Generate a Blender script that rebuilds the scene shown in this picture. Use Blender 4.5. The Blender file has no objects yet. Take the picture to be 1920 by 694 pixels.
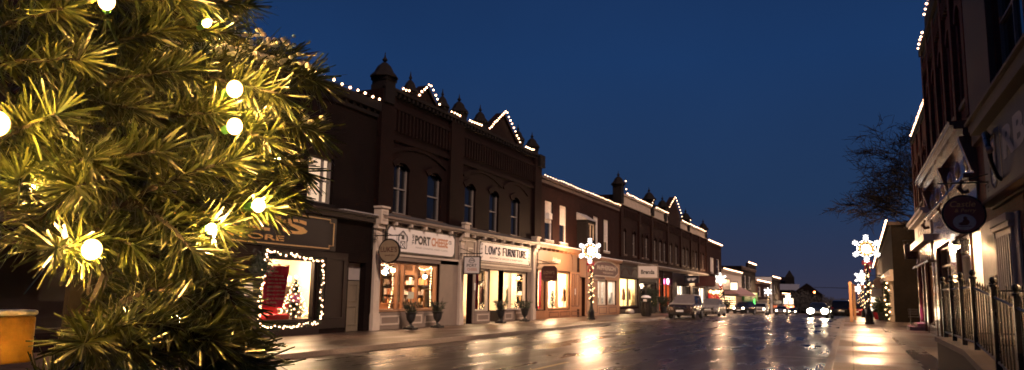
import bpy, bmesh, math, random
from mathutils import Vector, Matrix
random.seed(7)
R = math.radians
scene = bpy.context.scene
COL = scene.collection
PI = math.pi

# ------------------------------------------------------------------ camera (street runs along +Y, x to the right, z up)
F_PX, EYE = 1400.0, 1.65
_r = R(1.1); _a = 1595.0 - 960.0; _b = 347.0 - 560.0
_p = math.atan((-_b*math.cos(_r) - _a*math.sin(_r))/F_PX)
_s = Vector((_a, _b, F_PX)).normalized()
_u = Vector((math.sin(_r)*math.cos(_p), math.cos(_r)*math.cos(_p), math.sin(_p)))
_x = _u.cross(_s)
if _x.x < 0: _x = -_x
CM = Matrix((_x, _s, _u))
EYEV = Vector((0, 0, EYE))
def ray(px, py): return CM @ Vector((px-960.0, 347.0-py, F_PX))
def at_depth(px, py, d): return EYEV + ray(px, py)*(d/F_PX)
def at_y(px, py, y):
    v = ray(px, py); return EYEV + v*(y/v.y)
def at_x(px, py, x):
    v = ray(px, py); return EYEV + v*(x/v.x)

cd = bpy.data.cameras.new('camera'); cam = bpy.data.objects.new('camera', cd); COL.objects.link(cam)
right = CM @ Vector((1, 0, 0)); up = CM @ Vector((0, 1, 0)); fwd = CM @ Vector((0, 0, 1))
cam.matrix_world = Matrix(((right.x, up.x, -fwd.x, 0), (right.y, up.y, -fwd.y, 0), (right.z, up.z, -fwd.z, EYE), (0, 0, 0, 1)))
cd.sensor_width = 36; cd.lens = F_PX/1920*36; cd.clip_start = 0.05; cd.clip_end = 3000
cd.dof.use_dof = True; cd.dof.focus_distance = 0.85; cd.dof.aperture_fstop = 21
scene.camera = cam

# ------------------------------------------------------------------ helpers
def zg(y):
    """height of the road along the street: level, then dropping gently away"""
    if y < 56: return 0.0
    t = min(y, 300) - 56
    return -0.018*(t - 8*(1-math.exp(-t/8)))
SW = 0.13
XL, XR = -16.4, 3.4

class MB:
    def __init__(s): s.v = []; s.f = []; s.m = []; s.mi = 0
    def add(s, vs, fs):
        o = len(s.v); s.v += [tuple(p) for p in vs]
        for f in fs: s.f.append(tuple(o+i for i in f)); s.m.append(s.mi)
    def quad(s, a, b, c, d): s.add((a, b, c, d), ((0, 1, 2, 3),))
    def box(s, x0, x1, y0, y1, z0, z1):
        if x0 > x1: x0, x1 = x1, x0
        if y0 > y1: y0, y1 = y1, y0
        if z0 > z1: z0, z1 = z1, z0
        s.add(((x0,y0,z0),(x1,y0,z0),(x1,y1,z0),(x0,y1,z0),(x0,y0,z1),(x1,y0,z1),(x1,y1,z1),(x0,y1,z1)),
              ((3,2,1,0),(4,5,6,7),(0,1,5,4),(1,2,6,5),(2,3,7,6),(3,0,4,7)))
    def tube(s, pts, rad, n=8, cap=True):
        pts = [Vector(p) for p in pts]
        if not hasattr(rad, '__len__'): rad = [rad]*len(pts)
        rings = []
        for i, p in enumerate(pts):
            t = (pts[min(i+1, len(pts)-1)] - pts[max(i-1, 0)])
            t = t.normalized() if t.length > 1e-9 else Vector((0, 0, 1))
            a = Vector((0, 0, 1)) if abs(t.z) < .9 else Vector((1, 0, 0))
            e1 = t.cross(a).normalized(); e2 = t.cross(e1)
            rings.append([p + (e1*math.cos(2*PI*k/n) + e2*math.sin(2*PI*k/n))*rad[i] for k in range(n)])
        vs = [q for r in rings for q in r]; fs = []
        for i in range(len(pts)-1):
            for k in range(n):
                k2 = (k+1) % n
                fs.append((i*n+k, i*n+k2, (i+1)*n+k2, (i+1)*n+k))
        if cap:
            fs.append(tuple(range(n))); fs.append(tuple(reversed(range((len(pts)-1)*n, len(pts)*n))))
        s.add(vs, fs)
    def lathe(s, prof, c=(0, 0, 0), n=16, sq=False):
        cx, cy, cz = c; vs = []; fs = []
        for r_, z in prof:
            for k in range(n):
                t = 2*PI*(k + (.5 if sq else 0))/n
                vs.append((cx + r_*math.cos(t), cy + r_*math.sin(t), cz + z))
        for i in range(len(prof)-1):
            for k in range(n):
                k2 = (k+1) % n
                fs.append((i*n+k, i*n+k2, (i+1)*n+k2, (i+1)*n+k))
        fs.append(tuple(reversed(range(n)))); fs.append(tuple(range((len(prof)-1)*n, len(prof)*n)))
        s.add(vs, fs)
    def ball(s, c, r_, n=8, m=5, sx=1, sy=1, sz=1):
        vs = [(c[0], c[1], c[2]-r_*sz)]; fs = []
        for i in range(1, m):
            ph = -PI/2 + PI*i/m
            for k in range(n):
                t = 2*PI*k/n
                vs.append((c[0]+r_*sx*math.cos(ph)*math.cos(t), c[1]+r_*sy*math.cos(ph)*math.sin(t), c[2]+r_*sz*math.sin(ph)))
        vs.append((c[0], c[1], c[2]+r_*sz)); top = len(vs)-1
        for k in range(n):
            k2 = (k+1) % n
            fs.append((0, 1+k2, 1+k))
            for i in range(m-2): fs.append((1+i*n+k, 1+i*n+k2, 1+(i+1)*n+k2, 1+(i+1)*n+k))
            fs.append((1+(m-2)*n+k, 1+(m-2)*n+k2, top))
        s.add(vs, fs)
    def prism(s, poly, axis, a0, a1):
        """2D polygon extruded along an axis; poly coords are the other two axes in order"""
        def P(u, w, a): return {'x': (a, u, w), 'y': (u, a, w), 'z': (u, w, a)}[axis]
        n = len(poly)
        vs = [P(u, w, a0) for u, w in poly] + [P(u, w, a1) for u, w in poly]
        fs = [tuple(reversed(range(n))), tuple(range(n, 2*n))] + [(i, (i+1) % n, n+(i+1) % n, n+i) for i in range(n)]
        s.add(vs, fs)
    def build(s, name, mats, parent=None, smooth=False, bevel=0, origin=None):
        me = bpy.data.meshes.new(name)
        if parent is not None: off = Vector(parent_loc(parent))
        elif origin is not None: off = Vector(origin)
        else: off = Vector((0, 0, 0))
        me.from_pydata([(a-off.x, b-off.y, c-off.z) for a, b, c in s.v], [], s.f)
        if not isinstance(mats, (list, tuple)): mats = [mats]
        for m in mats: me.materials.append(m)
        if len(mats) > 1: me.polygons.foreach_set('material_index', s.m)
        bm = bmesh.new(); bm.from_mesh(me); bmesh.ops.recalc_face_normals(bm, faces=bm.faces); bm.to_mesh(me); bm.free()
        if smooth: me.polygons.foreach_set('use_smooth', [True]*len(me.polygons))
        me.update()
        o = bpy.data.objects.new(name, me); COL.objects.link(o)
        if parent is not None: o.parent = parent
        elif origin is not None: o.location = off
        if bevel:
            md = o.modifiers.new('bevel', 'BEVEL'); md.width = bevel; md.segments = 2; md.limit_method = 'ANGLE'; md.angle_limit = R(40)
        return o
def parent_loc(p):
    l = Vector(p.location)
    while p.parent: p = p.parent; l += Vector(p.location)
    return l
def tag(o, label=None, cat=None, group=None, kind=None):
    if label: o['label'] = label
    if cat: o['category'] = cat
    if group: o['group'] = group
    if kind: o['kind'] = kind
    return o
def thing(name, label, cat, loc=(0, 0, 0), group=None):
    o = bpy.data.objects.new(name, None); COL.objects.link(o); o.location = loc; o.empty_display_size = .2
    return tag(o, label, cat, group)
def struct(mb, name, mats, **k):
    return tag(mb.build(name, mats, **k), kind='structure')
def copy_tree(o, parent=None):
    c = o.copy(); COL.objects.link(c); c.parent = parent
    for ch in list(o.children): copy_tree(ch, c)
    return c
def dup(o, loc, label, rz=0, sc=1, group=None):
    c = copy_tree(o); c.location = loc; c.rotation_euler = (0, 0, rz); c.scale = (sc, sc, sc); c['label'] = label
    if group: c['group'] = group
    return c

# ------------------------------------------------------------------ materials
def new_mat(name):
    m = bpy.data.materials.new(name); m.use_nodes = True
    nt = m.node_tree; b = nt.nodes['Principled BSDF']
    return m, nt, b
def node(nt, t, **k):
    n = nt.nodes.new(t)
    for a, v in k.items():
        if a in n.inputs: n.inputs[a].default_value = v
        else: setattr(n, a, v)
    return n
def mat(name, col, rough=.6, metal=0, var=.25, scale=6, bump=.0, spec=.5, coat=0, stretch=None):
    """plain surface with uneven tone, grime and a little relief"""
    m, nt, b = new_mat(name); L = nt.links.new
    tc = node(nt, 'ShaderNodeTexCoord')
    src = tc.outputs['Object']
    if stretch:
        mp = node(nt, 'ShaderNodeMapping'); mp.inputs['Scale'].default_value = stretch; L(src, mp.inputs['Vector']); src = mp.outputs[0]
    nz = node(nt, 'ShaderNodeTexNoise', Scale=scale, Detail=6, Roughness=.65); L(src, nz.inputs['Vector'])
    rp = node(nt, 'ShaderNodeMapRange'); rp.inputs['From Min'].default_value = .25; rp.inputs['From Max'].default_value = .75
    rp.inputs['To Min'].default_value = 1-var; rp.inputs['To Max'].default_value = 1+var; L(nz.outputs[0], rp.inputs['Value'])
    mx = node(nt, 'ShaderNodeMix', data_type='RGBA', blend_type='MULTIPLY'); mx.inputs[0].default_value = 1
    mx.inputs[6].default_value = (*col, 1); L(rp.outputs[0], mx.inputs[7]); L(mx.outputs[2], b.inputs['Base Color'])
    rr = node(nt, 'ShaderNodeMapRange'); rr.inputs['To Min'].default_value = max(.02, rough-.12); rr.inputs['To Max'].default_value = min(1, rough+.12)
    L(nz.outputs[0], rr.inputs['Value']); L(rr.outputs[0], b.inputs['Roughness'])
    b.inputs['Metallic'].default_value = metal; b.inputs['Specular IOR Level'].default_value = spec; b.inputs['Coat Weight'].default_value = coat
    if bump:
        bp = node(nt, 'ShaderNodeBump', Strength=bump, Distance=.02); L(nz.outputs[0], bp.inputs['Height']); L(bp.outputs[0], b.inputs['Normal'])
    return m
def brick_mat(name, c1, c2, mortar, scale=1.0, rough=.8):
    m, nt, b = new_mat(name); L = nt.links.new
    tc = node(nt, 'ShaderNodeTexCoord'); sp = node(nt, 'ShaderNodeSeparateXYZ'); L(tc.outputs['Object'], sp.inputs[0])
    ad = node(nt, 'ShaderNodeMath', operation='ADD'); L(sp.outputs[0], ad.inputs[0]); L(sp.outputs[1], ad.inputs[1])
    cb = node(nt, 'ShaderNodeCombineXYZ'); L(ad.outputs[0], cb.inputs[0]); L(sp.outputs[2], cb.inputs[1])
    br = node(nt, 'ShaderNodeTexBrick', Scale=scale); br.inputs['Brick Width'].default_value = .22; br.inputs['Row Height'].default_value = .075
    br.inputs['Mortar Size'].default_value = .008; br.inputs['Color1'].default_value = (*c1, 1); br.inputs['Color2'].default_value = (*c2, 1); br.inputs['Mortar'].default_value = (*mortar, 1)
    L(cb.outputs[0], br.inputs['Vector'])
    nz = node(nt, 'ShaderNodeTexNoise', Scale=.9, Detail=8, Roughness=.7); L(tc.outputs['Object'], nz.inputs['Vector'])
    rp = node(nt, 'ShaderNodeMapRange'); rp.inputs['From Min'].default_value = .3; rp.inputs['From Max'].default_value = .7
    rp.inputs['To Min'].default_value = .55; rp.inputs['To Max'].default_value = 1.3; L(nz.outputs[0], rp.inputs['Value'])
    mx = node(nt, 'ShaderNodeMix', data_type='RGBA', blend_type='MULTIPLY'); mx.inputs[0].default_value = 1
    L(br.outputs[0], mx.inputs[6]); L(rp.outputs[0], mx.inputs[7]); L(mx.outputs[2], b.inputs['Base Color'])
    bp = node(nt, 'ShaderNodeBump', Strength=.5, Distance=.01); bp.invert = True; L(br.outputs['Fac'], bp.inputs['Height']); L(bp.outputs[0], b.inputs['Normal'])
    b.inputs['Roughness'].default_value = rough; b.inputs['Specular IOR Level'].default_value = .1
    return m
def emit(name, col, strength, limb=None, sample=True, power=1.5):
    """glowing surface; limb = colour of the frosted glass towards its rim"""
    m = bpy.data.materials.new(name); m.use_nodes = True; nt = m.node_tree; nt.nodes.clear(); L = nt.links.new
    out = node(nt, 'ShaderNodeOutputMaterial'); e = node(nt, 'ShaderNodeEmission', Strength=strength); e.inputs[0].default_value = (*col, 1)
    if limb:
        lw = node(nt, 'ShaderNodeLayerWeight', Blend=.5); pw = node(nt, 'ShaderNodeMath', operation='POWER'); pw.inputs[1].default_value = power
        L(lw.outputs['Facing'], pw.inputs[0])
        mx = node(nt, 'ShaderNodeMix', data_type='RGBA'); mx.inputs[6].default_value = (*col, 1); mx.inputs[7].default_value = (*limb, 1)
        L(pw.outputs[0], mx.inputs[0]); L(mx.outputs[2], e.inputs[0])
    L(e.outputs[0], out.inputs[0])
    if not sample: m.cycles.emission_sampling = 'NONE'
    return m
def bulb_glass(name, col, strength, power, rim):
    m = bpy.data.materials.new(name); m.use_nodes = True; nt = m.node_tree; nt.nodes.clear(); L = nt.links.new
    out = node(nt, 'ShaderNodeOutputMaterial'); e = node(nt, 'ShaderNodeEmission'); e.inputs[0].default_value = (*col, 1)
    lw = node(nt, 'ShaderNodeLayerWeight', Blend=.5); iv = node(nt, 'ShaderNodeMath', operation='SUBTRACT'); iv.inputs[0].default_value = 1; L(lw.outputs['Facing'], iv.inputs[1])
    pw = node(nt, 'ShaderNodeMath', operation='POWER'); L(iv.outputs[0], pw.inputs[0]); pw.inputs[1].default_value = power
    ma = node(nt, 'ShaderNodeMath', operation='MULTIPLY_ADD'); L(pw.outputs[0], ma.inputs[0]); ma.inputs[1].default_value = strength; ma.inputs[2].default_value = rim
    L(ma.outputs[0], e.inputs[1]); L(e.outputs[0], out.inputs[0])
    return m
def glass_mat(name, tint=(1, 1, 1), refl=.06):
    m = bpy.data.materials.new(name); m.use_nodes = True; nt = m.node_tree; nt.nodes.clear(); L = nt.links.new
    out = node(nt, 'ShaderNodeOutputMaterial'); tr = node(nt, 'ShaderNodeBsdfTransparent'); tr.inputs[0].default_value = (*tint, 1)
    gl = node(nt, 'ShaderNodeBsdfGlossy', Roughness=.03); fr = node(nt, 'ShaderNodeFresnel', IOR=1.45)
    nz = node(nt, 'ShaderNodeTexNoise', Scale=1.3, Detail=2); bp = node(nt, 'ShaderNodeBump', Strength=.05, Distance=.05); L(nz.outputs[0], bp.inputs['Height']); L(bp.outputs[0], gl.inputs['Normal'])
    mx = node(nt, 'ShaderNodeMixShader'); L(fr.outputs[0], mx.inputs[0]); L(tr.outputs[0], mx.inputs[1]); L(gl.outputs[0], mx.inputs[2]); L(mx.outputs[0], out.inputs[0])
    return m

M = {}
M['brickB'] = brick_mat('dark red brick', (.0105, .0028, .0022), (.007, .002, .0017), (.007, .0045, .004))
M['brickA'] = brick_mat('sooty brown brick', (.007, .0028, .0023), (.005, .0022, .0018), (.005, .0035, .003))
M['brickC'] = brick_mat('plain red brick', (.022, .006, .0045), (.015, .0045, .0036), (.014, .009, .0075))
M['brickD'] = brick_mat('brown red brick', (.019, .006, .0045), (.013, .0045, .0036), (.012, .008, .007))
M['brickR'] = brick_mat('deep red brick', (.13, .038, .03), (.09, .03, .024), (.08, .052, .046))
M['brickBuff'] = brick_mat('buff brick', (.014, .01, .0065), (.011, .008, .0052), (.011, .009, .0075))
M['darkpaint'] = mat('dark brown painted wood', (.011, .0065, .006), .4, var=.3, scale=3, spec=.3)
M['soot'] = mat('sooty stone', (.007, .005, .005), .8, var=.35, scale=5, bump=.2, spec=.15)
M['cream'] = mat('cream painted wood', (.52, .43, .35), .5, var=.12, scale=2.5, bump=.03)
M['grey'] = mat('warm grey painted wood', (.2, .15, .12), .5, var=.14, scale=2.5, bump=.03)
M['tan'] = mat('tan varnished wood', (.3, .15, .075), .45, var=.25, scale=4, stretch=(1, 1, .2))
M['tanlight'] = mat('tan painted panel', (.2, .115, .065), .5, var=.14, scale=2)
M['black'] = mat('black painted metal', (.012, .011, .011), .3, metal=.2, var=.3, scale=8)
M['blackwood'] = mat('black painted wood', (.018, .015, .014), .45, var=.3)
M['darkdoor'] = mat('dark green brown door paint', (.05, .042, .035), .45, var=.2)
M['paledoor'] = mat('olive painted door', (.13, .105, .075), .5, var=.15)
M['white'] = mat('off white paint', (.7, .66, .62), .5, var=.08, scale=3)
M['signwhite'] = mat('white sign board', (.74, .69, .66), .45, var=.05, scale=2)
M['gold'] = mat('gilded lettering', (.85, .55, .22), .35, metal=.6, var=.15, scale=10)
M['goldpaint'] = mat('gold paint', (.5, .33, .15), .45, var=.2, scale=10)
M['ink'] = mat('black sign lettering', (.02, .018, .02), .5, var=.1)
M['rust'] = mat('rust orange sign lettering', (.48, .2, .1), .5, var=.1)
M['greyink'] = mat('grey sign lettering', (.28, .25, .24), .5, var=.1)
M['stone'] = mat('pale weathered stone', (.3, .24, .19), .75, var=.25, scale=2, bump=.15)
M['stonedark'] = mat('brown stone trim', (.07, .045, .034), .75, var=.3, scale=2, bump=.15)
M['snow'] = mat('snow', (.8, .8, .84), .75, var=.06, scale=12, bump=.5)
M['snowthin'] = mat('thin wet snow', (.3, .28, .28), .6, var=.3, scale=10, bump=.5)
M['snowscreen'] = mat('thin slush on a windscreen', (.12, .11, .115), .5, var=.35, scale=5, bump=.4)
M['snowcar'] = mat('thin snow on a car', (.2, .185, .185), .7, var=.35, scale=5, bump=.5)
M['roof'] = mat('dark roofing', (.05, .045, .045), .8, var=.3)
M['blind'] = mat('white window blind', (.55, .5, .46), .7, var=.06)
M['winframe'] = mat('window frame paint', (.16, .14, .13), .5, var=.15)
M['winframe_w'] = mat('white window frame paint', (.6, .54, .5), .5, var=.1)
M['glass'] = glass_mat('shop glass')
M['darkglass'] = mat('window glass over a dark room', (.008, .009, .012), .06, var=.2, scale=2, spec=.9)
M['interior'] = mat('warm shop wall', (.74, .6, .45), .8, var=.1, scale=1.5)
M['interior2'] = mat('panelled shop wall', (.26, .15, .09), .7, var=.25, scale=2.5)
M['interior3'] = mat('yellow shop wall', (.78, .68, .42), .8, var=.08, scale=1.5)
M['interior4'] = mat('orange shop wall', (.62, .24, .1), .8, var=.15, scale=1.5)
M['interior5'] = mat('white shop wall', (.78, .75, .7), .8, var=.1, scale=1.5)
M['floorwood'] = mat('shop floor boards', (.22, .13, .08), .4, var=.3, scale=4)
M['pink'] = mat('crimson pink cloth', (.62, .02, .12), .8, var=.15, scale=5)
M['redcloth'] = mat('red upholstery', (.55, .025, .045), .7, var=.15, scale=8)
M['redpaint'] = mat('red ribbon', (.42, .02, .02), .5, var=.2, scale=9)
M['treebark'] = mat('dark winter bark', (.008, .0065, .006), .9, var=.4, scale=12, spec=.1)
M['evergreen'] = mat('evergreen foliage', (.016, .026, .011), .6, var=.5, scale=14)
M['bark'] = mat('grey brown bark', (.022, .018, .016), .9, var=.4, scale=12, bump=.4)
M['terracotta'] = mat('dark urn', (.01, .009, .009), .55, var=.3, scale=7)
M['concrete'] = mat('concrete', (.3, .26, .23), .8, var=.25, scale=4, bump=.2)
M['rubber'] = mat('tyre rubber', (.012, .012, .012), .75, var=.2)
M['rim'] = mat('alloy rim', (.45, .45, .47), .3, metal=.9, var=.1)
M['chrome'] = mat('chrome', (.6, .6, .62), .15, metal=1, var=.05)
M['plate'] = mat('licence plate', (.7, .7, .72), .45, var=.05)
M['carglass'] = mat('car window glass', (.012, .013, .016), .05, var=.1, spec=.8)
M['headglass'] = mat('headlight lens', (.5, .5, .52), .1, metal=.3, var=.1)
M['tailglass'] = mat('red tail light lens', (.3, .01, .01), .15, var=.1)
M['postwood'] = mat('fresh orange brown timber', (.55, .3, .14), .7, var=.2, scale=6, stretch=(4, 4, .4))
M['yellowwood'] = mat('yellow varnished board', (.5, .27, .04), .45, var=.75, scale=9, bump=.5)
M['awning'] = mat('mauve canvas', (.33, .2, .19), .8, var=.12, scale=3)
M['greenpaint'] = mat('green sign paint', (.03, .16, .03), .5, var=.2)
M['navy'] = mat('dark navy sign panel', (.018, .017, .024), .55, var=.3, scale=3)
M['maroon'] = mat('dark maroon sign', (.075, .022, .018), .45, var=.25, scale=4)
M['roundsign'] = mat('lightened maroon sign', (.26, .1, .075), .5, var=.2, scale=3)  # maroon made lighter in colour to replace light that misses this sign
M['olivesign'] = mat('olive tan sign', (.3, .22, .14), .5, var=.12, scale=4)
M['lattice'] = mat('brown lattice', (.25, .13, .07), .6, var=.2)

# lights
WARM = (1, .66, .33)
M['e_lamp'] = emit('lit street lamp globe', (1, .6, .32), 950, limb=(1, .46, .19))
M['e_flake'] = emit('white light tube', (1, .93, .86), 6)
M['e_bulb'] = emit('warm string light bulb', (1, .7, .42), 11, limb=(1, .28, .1), sample=False, power=1.2)
M['e_wrap'] = emit('warm garland bulb', (1, .68, .34), 12, limb=(1, .38, .12), sample=False)
M['e_tree'] = bulb_glass('lit tree bulb', (1, .51, .13), 3400, 6, 1.1) if True else emit('lit tree bulb', (1, .6, .21), 420, limb=(1, .5, .12), power=3)
M['e_shop'] = emit('shop ceiling light', (1, .66, .36), 520)
M['e_shopw'] = emit('white shop ceiling light', (1, .82, .62), 460)
M['e_dim'] = emit('dim shop ceiling light', (1, .57, .3), 72)
M['e_orange'] = emit('orange shop ceiling light', (1, .46, .2), 80)
M['e_pend'] = emit('pendant lamp glass', (1, .62, .28), 45)
M['e_pink'] = emit('pink neon', (1, .08, .3), 7)
M['e_pinkface'] = emit('glowing white sign face', (1, .75, .85), 6)
M['e_head'] = emit('lit headlight', (1, .74, .45), 260)
M['e_headdim'] = emit('dipped headlight', (1, .75, .48), 40)
M['e_tail'] = emit('lit tail light', (1, .05, .03), 5)
M['e_red'] = emit('red traffic light', (1, .16, .04), 40)
M['e_green'] = emit('green neon', (.1, 1, .15), 5)
M['e_signw'] = emit('lit white sign face', (1, .82, .6), 2.2)
M['e_redsign'] = emit('lit red sign', (1, .25, .1), 4)
M['e_wall'] = emit('wall lamp', (1, .6, .26), 160)
M['e_blue'] = emit('blue white lights', (.7, .85, 1), 8)
M['e_up'] = emit('glowing window blind', (1, .66, .42), .95)
M['e_up2'] = emit('dim glowing window', (1, .62, .33), .28)

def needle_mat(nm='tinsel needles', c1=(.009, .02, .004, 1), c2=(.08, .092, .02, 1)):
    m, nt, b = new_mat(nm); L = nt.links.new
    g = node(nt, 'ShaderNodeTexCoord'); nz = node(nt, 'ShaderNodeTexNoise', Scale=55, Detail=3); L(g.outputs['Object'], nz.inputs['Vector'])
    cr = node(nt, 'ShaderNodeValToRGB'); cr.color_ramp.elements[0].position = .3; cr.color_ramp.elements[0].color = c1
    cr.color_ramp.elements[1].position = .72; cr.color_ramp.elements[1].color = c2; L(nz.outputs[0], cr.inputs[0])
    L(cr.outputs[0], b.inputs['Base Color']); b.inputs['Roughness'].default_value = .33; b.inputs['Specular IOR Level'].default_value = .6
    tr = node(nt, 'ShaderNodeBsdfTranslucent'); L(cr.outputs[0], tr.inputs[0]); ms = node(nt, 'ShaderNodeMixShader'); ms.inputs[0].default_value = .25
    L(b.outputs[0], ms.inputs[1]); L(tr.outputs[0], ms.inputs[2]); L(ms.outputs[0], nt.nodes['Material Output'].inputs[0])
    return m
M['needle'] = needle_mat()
M['needle_shade'] = needle_mat('shaded needles', (.004, .007, .002, 1), (.02, .024, .007, 1))  # rear needles: shade between the branches is put into a darker colour

def wet_mat(name, base, base2, r_dry, r_wet, sc=.25, grain=60, bump=.25, joints=None, wet_lo=.42, wet_hi=.58, stretch=(1, .22, 1)):
    m, nt, b = new_mat(name); L = nt.links.new
    tc = node(nt, 'ShaderNodeTexCoord'); mp = node(nt, 'ShaderNodeMapping'); mp.inputs['Scale'].default_value = stretch; L(tc.outputs['Object'], mp.inputs[0])
    n1 = node(nt, 'ShaderNodeTexNoise', Scale=sc, Detail=7, Roughness=.6); L(mp.outputs[0], n1.inputs['Vector'])
    wet = node(nt, 'ShaderNodeMapRange', interpolation_type='SMOOTHSTEP'); wet.inputs['From Min'].default_value = wet_lo; wet.inputs['From Max'].default_value = wet_hi; L(n1.outputs[0], wet.inputs['Value'])
    n2 = node(nt, 'ShaderNodeTexNoise', Scale=grain, Detail=3); L(tc.outputs['Object'], n2.inputs['Vector'])
    rr = node(nt, 'ShaderNodeMapRange'); rr.inputs['To Min'].default_value = r_dry; rr.inputs['To Max'].default_value = r_wet; L(wet.outputs[0], rr.inputs['Value'])
    mx = node(nt, 'ShaderNodeMix', data_type='RGBA'); mx.inputs[6].default_value = (*base, 1); mx.inputs[7].default_value = (*base2, 1); L(wet.outputs[0], mx.inputs[0])
    gr = node(nt, 'ShaderNodeMapRange'); gr.inputs['From Min'].default_value = .3; gr.inputs['From Max'].default_value = .7; gr.inputs['To Min'].default_value = .6; gr.inputs['To Max'].default_value = 1.4; L(n2.outputs[0], gr.inputs['Value'])
    m2 = node(nt, 'ShaderNodeMix', data_type='RGBA', blend_type='MULTIPLY'); m2.inputs[0].default_value = 1; L(mx.outputs[2], m2.inputs[6]); L(gr.outputs[0], m2.inputs[7])
    col = m2.outputs[2]; hgt = n2.outputs[0]
    b.inputs['Specular IOR Level'].default_value = .55
    bp = node(nt, 'ShaderNodeBump', Strength=bump, Distance=.008); L(hgt, bp.inputs['Height']); nrm = bp.outputs[0]
    if joints:
        br = node(nt, 'ShaderNodeTexBrick', Scale=1); br.offset = 0; br.inputs['Brick Width'].default_value = joints[0]; br.inputs['Row Height'].default_value = joints[1]; br.inputs['Mortar Size'].default_value = .012
        br.inputs['Color1'].default_value = (1, 1, 1, 1); br.inputs['Color2'].default_value = (.82, .82, .82, 1); br.inputs['Mortar'].default_value = (.25, .25, .25, 1)
        L(tc.outputs['Object'], br.inputs['Vector'])
        m3 = node(nt, 'ShaderNodeMix', data_type='RGBA', blend_type='MULTIPLY'); m3.inputs[0].default_value = 1; L(col, m3.inputs[6]); L(br.outputs[0], m3.inputs[7]); col = m3.outputs[2]
        b2 = node(nt, 'ShaderNodeBump', Strength=.6, Distance=.01); b2.invert = True; L(br.outputs['Fac'], b2.inputs['Height']); L(nrm, b2.inputs['Normal']); nrm = b2.outputs[0]
    L(col, b.inputs['Base Color']); L(rr.outputs[0], b.inputs['Roughness']); L(nrm, b.inputs['Normal'])
    return m
M['road'] = wet_mat('wet asphalt', (.04, .022, .015), (.016, .0105, .008), .4, .22, sc=.8, grain=20, bump=.75, wet_lo=.4, wet_hi=.62, stretch=(1.2, .25, 1))
M['walkL'] = wet_mat('damp paved walk', (.085, .05, .034), (.05, .031, .023), .5, .3, sc=.6, grain=40, bump=.25, joints=(1.5, 1.5))
M['walkR'] = wet_mat('damp concrete walk', (.2, .145, .11), (.1, .075, .062), .6, .3, sc=.6, grain=40, bump=.25, joints=(1.6, 1.6), stretch=(.5, .5, 1))
M['kerb'] = wet_mat('damp kerb stone', (.3, .23, .18), (.16, .12, .1), .55, .35, sc=1.2, grain=30, bump=.3)
M['paver'] = wet_mat('wet dark pavers', (.05, .04, .035), (.03, .025, .022), .4, .2, sc=.8, grain=30, bump=.3, joints=(.22, .22))
M['ground'] = wet_mat('bare winter ground', (.06, .05, .04), (.04, .035, .03), .9, .7, sc=.2, grain=20, bump=.4)
M['marking'] = wet_mat('worn road paint', (.6, .52, .42), (.3, .25, .2), .45, .3, sc=3, grain=50, bump=.2, wet_lo=.4, wet_hi=.65)
M['yellowmark'] = wet_mat('worn yellow road paint', (.62, .46, .2), (.32, .22, .08), .45, .3, sc=3, grain=50, bump=.2, wet_lo=.4, wet_hi=.65)

# ------------------------------------------------------------------ text
_tc = {}
def text_geo(body, bold=0.0):
    key = (body, bold)
    if key not in _tc:
        cu = bpy.data.curves.new('lettering', 'FONT'); cu.body = body; cu.offset = bold; cu.resolution_u = 3; cu.align_x = 'LEFT'
        ob = bpy.data.objects.new('lettering', cu); me = bpy.data.meshes.new_from_object(ob)
        vs = [v.co.copy() for v in me.vertices]; fs = [tuple(p.vertices) for p in me.polygons]
        bpy.data.meshes.remove(me); bpy.data.objects.remove(ob); bpy.data.curves.remove(cu)
        _tc[key] = (vs, fs)
    return _tc[key]
def put_text(mb, body, o, ux, uy, w, h, bold=.012, shear=0):
    """fills the rectangle o + [0,w]*ux + [0,h]*uy with flat lettering"""
    vs, fs = text_geo(body, bold)
    x0 = min(v.x for v in vs); x1 = max(v.x for v in vs); y0 = min(v.y for v in vs); y1 = max(v.y for v in vs)
    o, ux, uy = Vector(o), Vector(ux), Vector(uy)
    out = []
    for v in vs:
        a = (v.x-x0)/(x1-x0)*w; bb = (v.y-y0)/(y1-y0)*h
        out.append(o + ux*(a + shear*bb) + uy*bb)
    mb.add(out, fs)
Y, Z, X = Vector((0, 1, 0)), Vector((0, 0, 1)), Vector((1, 0, 0))

# ------------------------------------------------------------------ world and town glow: deep blue dusk, just past sunset, plus an added fill lamp
w = bpy.data.worlds.new('World'); scene.world = w; w.use_nodes = True; nt = w.node_tree; L = nt.links.new
bg = nt.nodes['Background']
sky = node(nt, 'ShaderNodeTexSky'); sky.sky_type = 'NISHITA'; sky.sun_disc = False; sky.sun_elevation = R(-3.0); sky.sun_rotation = R(200); sky.altitude = 200; sky.dust_density = .6; sky.ozone_density = 4.0
tc = node(nt, 'ShaderNodeTexCoord'); sp = node(nt, 'ShaderNodeSeparateXYZ'); L(tc.outputs['Generated'], sp.inputs[0])
cr = node(nt, 'ShaderNodeValToRGB'); L(sp.outputs[2], cr.inputs[0])
els = cr.color_ramp.elements
els[0].position = 0.0; els[0].color = (.04, .04, .074, 1)
els[1].position = .75; els[1].color = (.006, .017, .06, 1)
for p_, c_ in ((.04, (.029, .038, .082, 1)), (.12, (.0165, .04, .103, 1)), (.3, (.0105, .038, .122, 1)), (.5, (.008, .026, .088, 1))):
    e = els.new(p_); e.color = c_
nz = node(nt, 'ShaderNodeTexNoise', Scale=2.2, Detail=5, Roughness=.55); L(tc.outputs['Generated'], nz.inputs['Vector'])
nr = node(nt, 'ShaderNodeMapRange'); nr.inputs['To Min'].default_value = .82; nr.inputs['To Max'].default_value = 1.16; L(nz.outputs[0], nr.inputs['Value'])
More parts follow.
